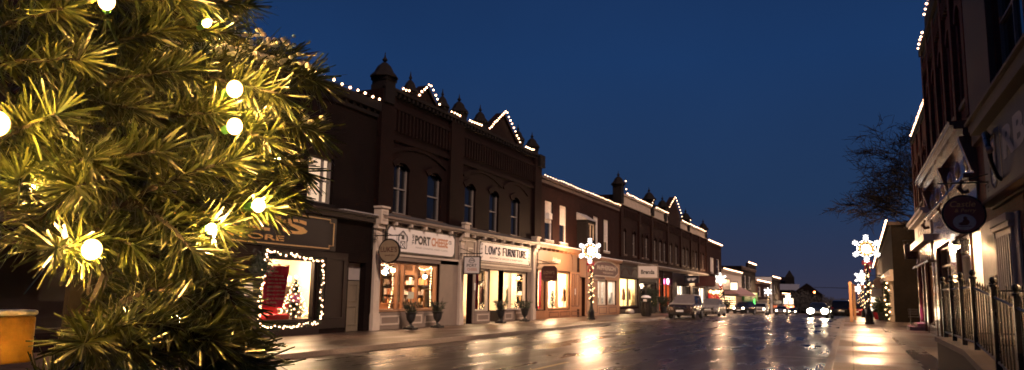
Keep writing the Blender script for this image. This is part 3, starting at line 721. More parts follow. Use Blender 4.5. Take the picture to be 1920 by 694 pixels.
# shared cornice over the two shop fronts
g = MB(); LS.box(g, -.02, .38, 23.72, 39.6, 4.36, 4.46); LS.box(g, -.02, .3, 23.72, 39.6, 4.28, 4.36); LS.box(g, -.02, .1, 23.72, 39.6, 4.15, 4.28); sc0 = g.build('storefront_cornice', M['grey'], B, bevel=.01)
g = MB(); g.add([(LS.X(.4), 23.7, 4.462), (LS.X(.4), 39.6, 4.462), (LS.X(0), 39.6, 4.64), (LS.X(0), 23.7, 4.64), (LS.X(0), 23.7, 4.462), (LS.X(0), 39.6, 4.462)], ((0, 1, 2, 3), (0, 3, 4), (1, 5, 2))); g.build('lead_flashing', M['roof'], B)
for k in range(13):
    y0 = 24.7+k*1.12
    if abs(y0-30.6) < .4: continue
    g = MB(); LS.box(g, .1, .34, y0, y0+.1, 4.16, 4.28); g.build('bracket', M['cream'], sc0, bevel=.01)
for y0, y1 in ((23.62, 24.08), (30.42, 30.86), (39.12, 39.58)):
    g = MB()
    LS.box(g, 0, .16, y0, y1, SW, .75); LS.box(g, 0, .12, y0+.03, y1-.03, .75, 3.95); LS.moulding(g, y0+.1, y1-.1, .9, 3.8, .03, .12, .14)
    LS.box(g, 0, .22, y0-.02, y1+.02, 3.95, 4.12); LS.box(g, 0, .34, y0-.01, y1+.01, 4.12, 4.72); LS.box(g, 0, .4, y0-.05, y1+.05, 4.72, 4.8)
    LS.moulding(g, y0+.09, y1-.09, 4.27, 4.62, .03, .34, .365); LS.moulding(g, y0+.17, y1-.17, 4.37, 4.52, .03, .34, .365)
    g.lathe([(.09, 0), (.09, .015), (.05, .02), (.05, .028)], (0, 0, 0), 14); vs = g.v[-56:]; 
    for i in range(56): a = g.v[len(g.v)-56+i]; g.v[len(g.v)-56+i] = (LS.X(.12+a[2]), (y0+y1)/2+a[0], 2.0+a[1])
    g.build('pilaster', M['cream'], B, bevel=.012)
# cheese shop front
g = MB(); LS.box(g, 0, .04, 28.75, 30.4, SW, 3.02); LS.box(g, 0, .05, 24.1, 28.75, SW, .78); LS.box(g, 0, .04, 24.1, 30.4, 2.8, 4.14); LS.box(g, 0, .04, 30.88, 39.1, 2.76, 4.14)
LS.box(g, 0, .05, 32.2, 33.85, SW, .68); LS.box(g, 0, .05, 35.45, 38.6, SW, .68); LS.box(g, 0, .04, 38.6, 39.1, SW, 2.76); LS.box(g, 0, .04, 31.95, 32.2, SW, 2.76); LS.box(g, 0, .02, 30.86, 30.94, SW, 2.7)
g.build('storefront_panel', M['grey'], B, bevel=.006)
g = MB()
for y0, y1 in ((24.25, 25.55), (26.4, 27.3), (27.55, 28.6)): LS.moulding(g, y0, y1, .3, .66, .06, .05, .075)
for y0, y1 in ((32.4, 33.7), (36.9, 38.4), (35.6, 36.5)): LS.moulding(g, y0, y1, .24, .58, .06, .05, .075)
LS.moulding(g, 31.0, 32.1, 2.9, 4.05, .06, .04, .07); LS.moulding(g, 31.3, 31.85, 3.1, 3.7, .06, .04, .06); LS.box(g, .04, .09, 24.12, 30.38, 2.98, 3.06); LS.box(g, .04, .09, 32.2, 39.08, 2.92, 3.0)
g.build('panel_moulding', M['cream'], B)
LS.shopwin(B, 24.13, 28.7, .8, 2.78, 'tan', bars_y=(25.62, 26.05, 27.12), t=.1)
LS.shopwin(B, 32.22, 33.85, .7, 2.74, 'cream'); LS.shopwin(B, 35.47, 38.58, .7, 2.74, 'cream', bars_y=(36.6,), bars_z=())
LS.room(B, 23.9, 29.9, .3, 3.0, 3.6, 'interior2', 'e_dim', 3, lw=.75)
LS.room(B, 32.0, 40.12, .3, 3.0, 3.4, 'interior', 'e_shop', 3, lw=.4, d0=-1.3)
g = MB(); LS.box(g, -.55, -.5, 30.95, 31.95, SW, 2.1); LS.moulding(g, 31.08, 31.82, .35, 1.0, .05, -.5, -.48); LS.moulding(g, 31.08, 31.82, 1.15, 1.95, .05, -.5, -.48); d_ = g.build('door', M['darkdoor'], B)
g = MB(); LS.box(g, -.53, -.51, 30.97, 31.93, 2.14, 2.6); g.build('transom_light', M['e_up'], B)
# furniture shop door set back between its windows
g = MB(); LS.frame(g, 33.95, 35.35, SW, 2.7, .1, -1.2, -1.08, bars_z=(2.16,)); LS.frame(g, 34.15, 35.15, SW+.02, 2.12, .13, -1.17, -1.1)
for a, b in ((33.85, 33.95), (35.35, 35.45)): LS.box(g, -1.2, -.02, a, b, SW, .7)
d_ = g.build('door', M['blackwood'], B); LS.pane(34.2, 35.1, .2, 2.1, -1.13, M['glass'], d_); LS.pane(34.0, 35.3, 2.2, 2.66, -1.13, M['glass'], d_)
g = MB(); LS.moulding(g, 34.42, 34.72, .9, 1.9, .04, -1.1, -1.09); LS.box(g, -1.1, -1.09, 34.4, 34.75, 1.35, 1.4); g.build('decoration', M['white'], d_)
g = MB(); LS.box(g, .05, .075, 32.0, 32.16, 1.7, 2.05); g.build('number_plate', M['white'], B, bevel=.02)

# sign boards of the block
S_ = thing('shop_sign', 'white THE PORT CHEESE CO sign board with black border and barn drawing', 'shop sign', (LS.X(.1), 27, 3.12))
def cut(y0, y1, z0, z1, c): return [(y0+c, z0), (y1-c, z0), (y1, z0+c), (y1, z1-c), (y1-c, z1), (y0+c, z1), (y0, z1-c), (y0, z0+c)]
g = MB(); g.prism([(24.32, 3.1), (29.92, 3.1), (29.92, 4.17), (24.32, 4.17)], 'x', LS.X(.045), LS.X(.12)); g.build('border', M['blackwood'], S_)
g = MB(); g.prism(cut(24.44, 29.8, 3.17, 4.1, .16), 'x', LS.X(.11), LS.X(.128)); b_ = g.build('board', M['signwhite'], S_)
xf = LS.X(.132)
g = MB(); put_text(g, 'PORT', (xf, 26.42, 3.52), Y, Z, 1.25, .38, .05); g.build('lettering', M['ink'], b_)
g = MB(); put_text(g, 'CHEESE', (xf, 27.75, 3.52), Y, Z, 1.45, .38, .04); g.build('lettering', M['rust'], b_)
g = MB(); put_text(g, 'CO', (xf, 29.26, 3.7), Y, Z, .27, .16, .04); g.build('lettering', M['ink'], b_)
g = MB(); put_text(g, 'THE', (xf, 26.36, 3.5), Z, -Y, .42, .16, .03); g.build('lettering', M['ink'], b_)
g = MB(); put_text(g, 'FINE CHEESE AND CAFE', (xf, 26.5, 3.36), Y, Z, 2.7, .065, .01); g.build('lettering', M['greyink'], b_)
g = MB(); c = 25.5
rf = [(c-.36, 3.62), (c-.3, 3.82), (c, 4.0), (c+.3, 3.82), (c+.36, 3.62)]
g.tube([(xf, a, b) for a, b in rf], .02, 4); g.tube([(xf, a*.9+c*.1, b-.05) for a, b in rf], .012, 4)
g.tube([(xf, c-.29, 3.66), (xf, c-.29, 3.3), (xf, c+.29, 3.3), (xf, c+.29, 3.66)], .016, 4)
sq = lambda a, b, z0, z1: [(xf, a, z0), (xf, b, z0), (xf, b, z1), (xf, a, z1), (xf, a, z0)]
g.tube(sq(c-.16, c+.16, 3.31, 3.58), .018, 4); g.tube([(xf, c-.16, 3.31), (xf, c+.16, 3.58)], .013, 4); g.tube([(xf, c-.16, 3.58), (xf, c+.16, 3.31)], .013, 4)
LS.box(g, .129, .136, c-.1, c+.1, 3.66, 3.84); g.build('barn_drawing', M['ink'], b_)
S_ = thing('shop_sign', "white LOW'S FURNITURE sign board with dark letters and scroll ends", 'shop sign', (LS.X(.1), 35.5, 3.06))
g = MB(); LS.box(g, .045, .1, 32.3, 38.8, 3.06, 4.14); g.build('border', M['cream'], S_, bevel=.01)
g = MB(); LS.box(g, .1, .116, 32.4, 38.7, 3.12, 4.08); g.build('black_line', M['ink'], S_)
g = MB(); g.prism(cut(32.46, 38.64, 3.16, 4.04, .14), 'x', LS.X(.115), LS.X(.124)); b_ = g.build('board', M['signwhite'], S_)
xf = LS.X(.128)
def serif_text(g, s, y, z, w, h, gap=.16):
    """slab serif capitals drawn from strokes"""
    G = {'L': [[(0, 1), (0, 0), (.8, 0)]], 'O': [[(.5+.46*math.cos(t*PI/8), .5+.5*math.sin(t*PI/8)) for t in range(17)]], 'W': [[(0, 1), (.27, 0), (.5, .8), (.73, 0), (1, 1)]], "'": [[(.3, 1), (.25, .75)]],
         'S': [[(.85, .8), (.6, 1), (.3, .97), (.15, .75), (.35, .55), (.7, .42), (.85, .22), (.65, .02), (.35, 0), (.12, .2)]], 'F': [[(.1, 0), (.1, 1), (.85, 1)], [(.1, .52), (.6, .52)]],
         'U': [[(.1, 1), (.1, .3), (.3, .02), (.7, .02), (.9, .3), (.9, 1)]], 'R': [[(.1, 0), (.1, 1), (.6, 1), (.82, .76), (.6, .5), (.1, .5)], [(.5, .5), (.9, 0)]], 'N': [[(.1, 0), (.1, 1), (.9, 0), (.9, 1)]],
         'I': [[(.5, 0), (.5, 1)]], 'T': [[(.5, 0), (.5, 1)], [(0, 1), (1, 1)]], 'E': [[(.85, 1), (.1, 1), (.1, 0), (.85, 0)], [(.1, .52), (.6, .52)]]}
    wd = {"'": .3, ' ': .55, 'I': .45, 'W': 1.25}
    tot = sum(wd.get(c, .85)+gap for c in s); k = w/tot
    for c in s:
        cw = wd.get(c, .85)*k
        for st in G.get(c, []):
            g.tube([(xf, y+p[0]*cw, z+p[1]*h) for p in st], h*.085, 4)
            for p in (st[0], st[-1]):
                if c not in "OS'": g.tube([(xf, y+p[0]*cw-h*.13, z+p[1]*h), (xf, y+p[0]*cw+h*.13, z+p[1]*h)], h*.04, 4)
        y += cw+gap*k
g = MB(); serif_text(g, "LOW'S FURNITURE", 33.0, 3.5, 5.2, .38); g.build('lettering', M['ink'], b_)
g = MB(); put_text(g, 'BEDDING & DECOR & SLEEP SHOP', (xf, 33.5, 3.28), Y, Z, 4.1, .085, .012); g.build('lettering', M['ink'], b_)
g = MB()
for k in range(4):
    for sg, yy in ((1, 32.62), (-1, 38.48)):
        zc = 3.3+k*.2; g.tube([(xf, yy+sg*.06*math.cos(q), zc+.07*math.sin(q)) for q in [i*.7 for i in range(8)]], .012, 4)
g.build('scrollwork', M['maroon'], b_)
# hanging signs
hanging_sign('hanging_sign', "round olive LUKE'S sign with black rim hung before the cheese shop", 23.55, 3.08, .95, .92, LS, 'round', 'olivesign', 'black', d_start=.1, d0=.33, text=(("LUKE'S", 0, -.04, .72, .2, 'maroon', 0), ('general store', .05, -.2, .42, .07, 'maroon', 0)))
_, xc = hanging_sign('hanging_sign', 'square white PORT sign with barn drawing in black frame', 30.45, 2.83, .86, .82, LS, 'rect', 'signwhite', 'black', d_start=.1, d0=.3, text=(('PORT', 0, -.08, .5, .13, 'ink', 0), ('CHEESE', .02, -.25, .5, .12, 'rust', 0)))
t = bpy.data.objects['hanging_sign.001']
g = MB(); yk = 30.45-.048; zk = 3.02
g.tube([(xc-.15, yk, zk-.05), (xc-.12, yk, zk+.07), (xc, yk, zk+.14), (xc+.12, yk, zk+.07), (xc+.15, yk, zk-.05)], .014, 4); g.tube([(xc-.1, yk, zk-.08), (xc-.1, yk, zk+.03), (xc+.1, yk, zk+.03), (xc+.1, yk, zk-.08), (xc-.1, yk, zk-.08)], .01, 4)
g.build('barn_drawing', M['ink'], t)
hanging_sign('hanging_sign', "brown clipped corner LOW'S sign with cream edge beside the furniture shop", 39.75, 2.72, .95, .88, LS, 'clip', 'maroon', 'stonedark', d_start=.1, d0=.4, text=(("LOW'S", 0, -.02, .66, .19, 'olivesign', 0), ('furniture', 0, -.2, .45, .06, 'olivesign', 0)), edge_w=.04)
t = thing('gilt_scroll', "little scrolls standing on the bracket of the brown LOW'S sign", 'scrollwork', (LS.X(.9), 39.75, 3.3))
g = MB()
for k in range(5):
    c = Vector((LS.X(.5+k*.17), 39.75, 3.36)); g.tube([c+Vector((.06*math.cos(q), 0, .05*math.sin(q))) for q in [i*.8 for i in range(8)]], .012, 4)
g.build('scroll', M['black'], t)

# cheese shop window: lamps, bulbs, goods
def pendant(label, loc, zc, cup='black', r_=.13):
    t = thing('pendant_lamp', label, 'lamp', loc); x, y, z = loc
    g = MB(); g.tube([(x, y, z), (x, y, zc)], .01, 4); g.build('cord', M['black'], t)
    g = MB(); g.lathe([(.03, .1), (r_*.9, 0), (r_*.95, -.03)], (x, y, z+.1), 10); g.build('shade', M[cup], t)
    g = MB(); g.ball((x, y, z), r_*.75, 10, 7); g.build('bulb', M['e_pend'], t, smooth=True)
pendant('glowing pendant lamp at the left edge of the cheese shop window', (LS.X(-.8), 25.65, 2.35), 2.98)
pendant('glowing pendant lamp second from left in the cheese shop window', (LS.X(-.9), 26.45, 2.45), 2.98)
pendant('glowing pendant lamp in the right bay of the cheese shop window', (LS.X(-.7), 28.7, 2.25), 2.98)
x_ = LS.X(-.26)
bulbs_along('string_lights', 'warm string lights hung round the left pane of the cheese shop', [[(x_, 24.25, 2.6), (x_, 24.9, 2.62), (x_, 25.45, 2.5), (x_, 25.5, 1.7), (x_, 25.3, .9)]], .1, .02, M['e_wrap'])
bulbs_along('string_lights', 'warm string lights draped round the right pane of the cheese shop', [[(x_, 27.2, 2.62), (x_, 27.8, 2.5), (x_, 28.5, 2.64), (x_, 28.45, 1.8), (x_, 28.5, .95)]], .11, .024, M['e_wrap'])
t = thing('snowflake_ornament', 'white glowing snowflake hanging in the cheese shop window', 'ornament', (LS.X(-.3), 25.0, 2.35))
g = MB(); c = Vector((LS.X(-.3), 25.05, 2.4))
for k in range(3):
    a = k*PI/3+.5; d = Vector((0, math.cos(a), math.sin(a)))*.2; g.tube([c-d, c+d], .014, 4)
g.build('light_tube', M['e_blue'], t)
t = thing('table_lamp', 'table lamp with pale drum shade in the cheese shop window', 'lamp', (LS.X(-.9), 28.0, .6))
x_, y_ = LS.X(-.9), 28.0
g = MB(); g.lathe([(.13, .3), (.14, .33), (.05, .4), (.09, .6), (.1, .75), (.03, .9)], (x_, y_, .32), 12); g.build('base', M['stone'], t, smooth=True)
g = MB(); g.lathe([(.2, 0), (.16, .3)], (x_, y_, 1.28), 16); g.build('lamp_shade', emit('lamp shade cloth', (1, .7, .42), .45), t)
t = thing('display_case', 'wooden counter with jars and bottles inside the cheese shop', 'counter', (LS.X(-1.6), 25.5, .3))
g = MB(); LS.box(g, -1.9, -1.2, 26.6, 29.1, .3, 1.05); LS.box(g, -1.95, -1.15, 26.55, 29.15, 1.05, 1.1); g.build('counter', M['tan'], t, bevel=.01)
rnd = random.Random(2)
for i in range(16):
    g = MB(); yy = 26.7+i*.14; h_ = rnd.uniform(.14, .3); g.lathe([(.045, 0), (.05, h_*.6), (.02, h_*.75), (.02, h_)], (LS.X(-1.35-.2*(i % 2)), yy, 1.1), 8); g.build('jar', M[('maroon', 'evergreen', 'stone', 'gold')[i % 4]], t, smooth=True)
t = thing('picture_board', 'pale framed board propped in the right pane of the cheese shop', 'board', (LS.X(-.7), 27.9, .95))
g = MB(); LS.box(g, -.72, -.69, 28.75, 29.5, .95, 1.6); g.build('panel', M['white'], t)
g = MB(); LS.frame(g, 28.7, 29.55, .9, 1.65, .05, -.735, -.68); g.build('frame', M['tan'], t)
t = thing('product_shelf', 'tall wooden shelf of goods at the back of the cheese shop', 'shelf', (LS.X(-2.2), 29.7, .3))
g = MB()
for k in range(5): LS.box(g, -3.4, -.9, 29.5, 29.85, .5+k*.45, .54+k*.45)
for d_ in (-.9, -1.7, -2.5, -3.4): LS.box(g, d_-.03, d_+.03, 29.5, 29.85, .3, 2.6)
g.build('rack', M['blackwood'], t)
for i in range(56):
    g = MB(); z_ = .54+.45*(i % 4); dd = -1.05-.17*(i//4); hh = rnd.uniform(.12, .36); LS.box(g, dd-rnd.uniform(.08, .15), dd, 29.52, 29.75, z_, z_+hh); g.build('package', M[('white', 'rust', 'maroon', 'goldpaint', 'stone', 'greyink')[rnd.randrange(6)]], t)
t = thing('bunting', 'fringed wooden blind across the top of the cheese shop window', 'blind', (LS.X(-.3), 26.6, 2.4))
g = MB()
for k in range(22): yy = 26.1+k*.047; LS.box(g, -.36, -.35, yy, yy+.03, 2.45, 2.68)
g.build('slats', M['tan'], t)

# furniture shop displays
t = thing('curtain', 'deep pink curtain at the left of the furniture shop window', 'curtain', (LS.X(-.5), 32.4, .75))
g = MB()
for k in range(10):
    a, b = 33.2+k*.035, 33.235+k*.035; g.quad((LS.X(-.5-.03*(k % 2)), a, .75), (LS.X(-.5-.03*((k+1) % 2)), b, .75), (LS.X(-.5-.03*((k+1) % 2)), b, 2.72), (LS.X(-.5-.03*(k % 2)), a, 2.72))
g.build('cloth', M['pink'], t)
def figure_stand(name, label, x, y, z, h, cloth, cat='mannequin'):
    """dressed shop dummy: stand, torso and skirt in one body, with head"""
    t = thing(name, label, cat, (x, y, z)); k = h/1.75
    g = MB(); g.lathe([(.2, 0), (.2, .02), (.025, .05), (.025, .8)], (x, y, z), 10); g.build('stand', M['black'], t)
    g = MB(); prof = [(.26, .55), (.24, .7), (.19, .9), (.14, 1.05), (.16, 1.18), (.19, 1.33), (.17, 1.42), (.06, 1.48), (.045, 1.55)]
    n = 14; vs = []; fs = []
    for r_, zz in prof:
        for q in range(n): a = 2*PI*q/n; vs.append((x+r_*k*.65*math.cos(a), y+r_*k*math.sin(a), z+zz*k))
    for i in range(len(prof)-1):
        for q in range(n): fs.append((i*n+q, i*n+(q+1) % n, (i+1)*n+(q+1) % n, (i+1)*n+q))
    g.add(vs, fs)
    for sg in (-1, 1): g.tube([(x, y+sg*.17*k, z+1.38*k), (x+.04, y+sg*.25*k, z+1.1*k), (x+.12*k, y+sg*.22*k, z+.85*k)], [.055*k, .045*k, .03*k], 7)
    g.build('torso', M[cloth], t, smooth=True)
    g = MB(); g.ball((x, y, z+1.65*k), .1*k, 9, 7, 1, .85, 1.2); g.build('head', M['white'], t, smooth=True)
figure_stand('dressed_mannequin', 'dark dressed dummy in the left furniture shop window', LS.X(-.5), 34.0, .7, 1.35, 'maroon')
figure_stand('dressed_mannequin', 'dark dressed dummy right of the furniture shop door', LS.X(-.5), 37.1, .7, 1.3, 'evergreen')
def chandelier(label, x, y, z, r_=.3, n=6):
    t = thing('chandelier', label, 'lamp', (x, y, z)); g = MB(); g.tube([(x, y, z), (x, y, 2.98)], .012, 5)
    for k in range(n):
        a = 2*PI*k/n; g.tube([(x, y, z+.05), (x+r_*.6*math.cos(a), y+r_*.6*math.sin(a), z-.08), (x+r_*math.cos(a), y+r_*math.sin(a), z+.03)], .012, 5)
    g.build('arms', M['gold'], t)
    for k in range(n):
        a = 2*PI*k/n; g = MB(); g.ball((x+r_*math.cos(a), y+r_*math.sin(a), z+.1), .04, 7, 5, 1, 1, 1.5); g.build('bulb', M['e_pend'], t, smooth=True)
chandelier('branching chandelier lit in the right window of the furniture shop', LS.X(-.75), 39.1, 2.35)
t = thing('table_lamp', 'lit table lamp low in the right furniture shop window', 'lamp', (LS.X(-.8), 39.5, .8)); x_, y_ = LS.X(-.8), 39.5
g = MB(); g.lathe([(.1, 0), (.11, .03), (.03, .08), (.07, .3), (.03, .5)], (x_, y_, 1.0), 10); g.build('base', M['gold'], t, smooth=True)
g = MB(); g.lathe([(.2, 0), (.12, .22)], (x_, y_, 1.48), 14); g.build('lamp_shade', emit('bright lamp shade', (1, .72, .42), 2.2), t)
t = thing('display_table', 'side table holding a lamp in the furniture shop window', 'table', (LS.X(-1), 37.9, .5))
g = MB(); LS.box(g, -1.15, -.5, 38.7, 40.0, .95, 1.0); g.build('tabletop', M['tan'], t)
for a in (38.76, 39.94):
    for b in (-1.1, -.55): g = MB(); LS.box(g, b-.03, b+.03, a-.03, a+.03, .3, .95); g.build('leg', M['tan'], t)
t = thing('sconce', 'white scroll ornament hung in the left furniture shop window', 'ornament', (LS.X(-.6), 33.3, 2.2))
g = MB(); c = Vector((LS.X(-.6), 34.4, 2.25))
for k in range(3): g.tube([c+Vector((0, .1*math.cos(q)*(-1)**k, .09*math.sin(q)-.16*(k-1))) for q in [i*.7 for i in range(8)]], .018, 5)
g.build('scroll', M['white'], t)
for i in range(3): small_tree(('little gold lit tree on the furniture shop sill left pane', 'little gold lit tree by the furniture shop table', 'little gold lit tree at far right of the furniture shop')[i], (LS.X(-.5), (34.1, 38.2, 39.6)[i], .72), .5, .16, 12, seed=10+i)

# ---- plain brick block
C = thing('plain_brick_block', 'low plain red brick block with white blinds and tan shop fronts', 'shop building', (XL, 48, SW))
ww = [(41.15, 42.38), (43.65, 44.9), (50.4, 51.6), (52.9, 54.1)]
ops = [(a, b, 4.76, 7.12) for a, b in ww] + [(39.85, 41.35, .66, 3.0), (41.7, 45.62, .66, 2.96), (51.4, 53.6, .85, 2.62), (53.85, 56.05, .85, 2.62), (47.5, 48.6, SW, 2.7)]
g = MB(); LS.wall(g, 40.2, 56.9, 0, 8.35, [o for o in ops if o[0] > 40.2]+[(40.2, 41.35, .66, 3.0)], dep=.28)
for k in range(60): LS.box(g, 0, .07, 40.4+k*.275, 40.52+k*.275, 7.95, 8.12)
g.build('wall', M['brickC'], C)
g = MB(); LS.box(g, -.4, .08, 40.3, 56.85, 8.12, 8.3); LS.box(g, -.4, .16, 40.3, 56.85, 8.36, 8.5); g.build('cornice', M['stonedark'], C)
for i, (a, b) in enumerate(ww): LS.sash(C, a, b, 4.76, 7.12, 'winframe_w', 'darkglass' if i < 2 else 'glass', blind='blind', blind_frac=(.55, .48, .62, .7)[i], dep=-.16, sill='stone', snow=True)
g = MB(); LS.box(g, -.5, -.48, 50.8, 56.2, 4.6, 7.2); g.build('window_curtain', M['e_up2'], C)
g = MB(); LS.box(g, -.13, .12, 41.5, 42.05, 6.05, 6.4); 
for k in range(5): LS.box(g, .12, .13, 41.53, 42.02, 6.09+k*.06, 6.12+k*.06)
g.build('air_conditioner', M['white'], C, bevel=.01)
# little metal clad bay
g = MB(); LS.box(g, -.02, .7, 46.9, 48.75, 4.6, 5.2); LS.box(g, -.02, .7, 46.9, 47.2, 5.2, 6.3); LS.box(g, -.02, .7, 48.45, 48.75, 5.2, 6.3); LS.box(g, -.02, .72, 46.88, 48.77, 6.3, 6.5); by = g.build('bay', M['soot'], C, bevel=.01)
g = MB(); LS.box(g, .0, .05, 47.2, 48.45, 5.2, 6.3); g.build('pane', M['e_up2'], by)
g = MB(); LS.frame(g, 47.2, 48.45, 5.2, 6.3, .07, .6, .68, bars_y=(47.8,)); g.build('frame', M['stone'], by)
g = MB(); g.add([(LS.X(.8), 46.8, 6.5), (LS.X(.8), 48.85, 6.5), (LS.X(0), 48.85, 7.0), (LS.X(0), 46.8, 7.0), (LS.X(0), 46.8, 6.5), (LS.X(0), 48.85, 6.5)], ((0, 1, 2, 3), (0, 3, 4), (1, 5, 2), (0, 4, 5, 1))); g.build('snow_cap', M['snowthin'], by)
# store front cornices with snow
g = MB(); LS.box(g, -.02, .34, 39.6, 46.9, 4.36, 4.46); LS.box(g, -.02, .24, 39.6, 46.9, 4.26, 4.36); LS.box(g, -.02, .3, 46.9, 56.9, 4.1, 4.22); LS.box(g, -.02, .2, 46.9, 56.9, 4.0, 4.1); g.build('storefront_cornice', M['tan'], C, bevel=.01)
g = MB(); LS.box(g, .0, .36, 39.62, 46.88, 4.462, 4.53); LS.box(g, 0, .32, 46.92, 56.88, 4.222, 4.27); g.build('snow_cap', M['snow'], C, bevel=.02)
for k in range(10):
    g = MB(); LS.box(g, .02, .26, 40.1+k*.72, 40.2+k*.72, 4.12, 4.26); g.build('bracket', M['tan'], C, bevel=.01)
g = MB(); LS.box(g, 0, .03, 39.6, 46.9, 3.02, 4.26); g.build('fascia', M['tanlight'], C)
g = MB()
LS.box(g, 0, .06, 39.6, 46.9, SW, .62); LS.box(g, 0, .05, 41.36, 41.7, .62, 3.02); LS.box(g, 0, .05, 45.64, 47.45, .62, 3.02); LS.box(g, 0, .05, 48.65, 51.35, SW, 4.0); LS.box(g, 0, .05, 56.07, 56.9, SW, 4.0); LS.box(g, 0, .05, 51.35, 56.07, 2.65, 4.0); LS.box(g, 0, .05, 47.45, 48.65, 2.72, 4.0); LS.box(g, 0, .06, 51.35, 56.07, SW, .82); LS.box(g, 0, .05, 53.62, 53.83, .82, 2.65)
g.build('storefront_panel', M['tan'], C, bevel=.008)
g = MB()
q = [(40.0, 3.12), (40.0, 3.9), (40.3, 4.15), (45.7, 4.15), (46.0, 3.9), (46.0, 3.12)]; g.tube([(LS.X(.04), a, b) for a, b in q], .03, 5)
for y0, y1, z0, z1 in ((41.85, 43.5, .2, .52), (43.75, 45.5, .2, .52), (45.8, 47.2, .2, .52), (45.85, 46.35, .8, 2.9), (46.6, 47.25, .8, 2.9), (48.8, 49.9, .3, 1.6), (48.8, 49.9, 1.8, 3.6), (50.1, 51.2, .3, 1.6), (50.1, 51.2, 1.8, 2.5), (51.6, 53.4, .22, .7), (54.0, 55.9, .22, .7)): LS.moulding(g, y0, y1, z0, z1, .05, .05, .075)
g.build('panel_moulding', M['maroon'], C)
LS.shopwin(C, 40.22, 41.35, .66, 3.0, 'tan'); LS.shopwin(C, 41.7, 45.62, .66, 2.96, 'tan', bars_y=(43.62,), t=.11)
LS.shopwin(C, 51.4, 53.6, .85, 2.62, 'cream', bars_y=(52.5,)); LS.shopwin(C, 53.85, 56.05, .85, 2.62, 'cream')
LS.room(C, 40.22, 47.2, .35, 3.2, 3.2, 'interior', 'e_shop', 3, lw=.62)
LS.room(C, 51.0, 56.5, .5, 2.9, 3.2, 'interior5', 'e_shopw', 2, lw=.3)
g = MB(); LS.box(g, -.27, -.22, 47.5, 48.6, SW, 2.68); LS.moulding(g, 47.65, 48.45, .35, 1.1, .05, -.22, -.2); LS.moulding(g, 47.65, 48.45, 1.25, 2.5, .05, -.22, -.2); d_ = g.build('door', M['tan'], C)
g = MB(); LS.box(g, .05, .07, 46.42, 46.56, 1.55, 1.95); g.build('notice', M['white'], C)
# small script sign, oval sign
S_ = thing('script_sign', 'small white script name on the tan fascia above bright windows', 'shop sign', (LS.X(.03), 43, 3.6))
g = MB(); xf = LS.X(.05); put_text(g, 'Arlison', (xf, 42.35, 3.52), Y, Z, 1.35, .26, .008, shear=.25); g.tube([(xf, 42.5, 3.5), (xf, 43.6, 3.47)], .012, 4); g.build('lettering', M['white'], S_)
S_ = thing('shop_sign', 'dark sign board with cut corners and cream border ending in PHERSON', 'shop sign', (LS.X(.08), 53, 2.95))
pl = [(50.1, 2.92), (55.3, 2.92), (56.2, 3.2), (56.2, 3.6), (55.3, 3.86), (54.2, 3.98), (52.2, 3.98), (51.0, 3.86), (50.1, 3.6), (49.9, 3.4)]
g = MB(); g.prism(pl, 'x', LS.X(.055), LS.X(.11)); g.build('board', M['maroon'], S_)
g = MB(); q = [Vector((LS.X(.12), a, b)) for a, b in pl]; g.tube(q+[q[0]], .04, 5); g.build('border', M['cream'], S_)
g = MB(); put_text(g, 'McPHERSON', (LS.X(.125), 50.9, 3.36), Y, Z, 4.6, .34, .03); g.build('lettering', M['cream'], S_)
g = MB(); put_text(g, 'FINE GOODS', (LS.X(.125), 52.3, 3.1), Y, Z, 2.6, .14, .01); g.build('lettering', M['cream'], S_)
S_ = thing('arrow_sign', 'small dark arrow shaped board below the cut corner sign', 'sign', (LS.X(.08), 51.8, 2.6))
pl = [(50.4, 2.66), (52.6, 2.66), (52.95, 2.78), (52.6, 2.9), (50.4, 2.9)]
g = MB(); g.prism(pl, 'x', LS.X(.08), LS.X(.12)); g.build('board', M['maroon'], S_)
g = MB(); q = [Vector((LS.X(.125), a, b)) for a, b in pl]; g.tube(q+[q[0]], .02, 4); g.build('border', M['cream'], S_)
# displays
small_tree('small lit christmas tree in the bright tan shop window', (LS.X(-.6), 44.1, .7), 1.15, .36, 40, seed=21)
pendant('bright round lamp hanging in the tan shop window', (LS.X(-.8), 44.5, 2.45), 3.18, r_=.2)
t = thing('gift_display', 'pink cloth and parcels in the narrow window of the tan shop', 'display', (LS.X(-.6), 40.8, .7))
g = MB(); 
for k in range(8): a = 41.6+k*.07; g.quad((LS.X(-.5-.04*(k % 2)), a, .7), (LS.X(-.5-.04*((k+1) % 2)), a+.05, .7), (LS.X(-.5-.04*((k+1) % 2)), a+.05, 2.9), (LS.X(-.5-.04*(k % 2)), a, 2.9))
g.build('cloth', M['pink'], t)
for i in range(6):
    g = MB(); yy = 42.1+.13*i; LS.box(g, -.8, -.6, yy, yy+.12, .7, .85+.1*(i*7 % 3)); g.build('parcel', M[('redcloth', 'white', 'gold')[i % 3]], t)
figure_stand('dressed_mannequin', 'tan dressed dummy behind the right pane of the tan shop', LS.X(-.4), 45.6, .66, 1.5, 'tanlight')
t = thing('dining_chairs_display', 'row of dark chair backs along the sill of the white shop window', 'display', (LS.X(-.8), 53, .85))
for i in range(5):
    g = MB(); y_ = 53.6+i*.75
    LS.frame(g, y_, y_+.5, .9, 1.35, .05, -.8, -.76); LS.box(g, -.9, -.5, y_, y_+.5, .88, .92); g.build('chair_back', M['blackwood'], t)
t = thing('white_lamp', 'large white lamp shade in the right white shop window', 'lamp', (LS.X(-1), 55.3, .9))
g = MB(); g.lathe([(.28, 0), (.2, .4)], (LS.X(-.5), 56.1, 1.35), 14); g.build('lamp_shade', M['white'], t); g = MB(); g.lathe([(.15, 0), (.03, .05), (.03, .5)], (LS.X(-.5), 56.1, .9), 10); g.build('base', M['black'], t)
t = thing('grid_blind', 'pale squared blind hanging behind the white shop panes', 'blind', (LS.X(-1.5), 52.5, 1.2))
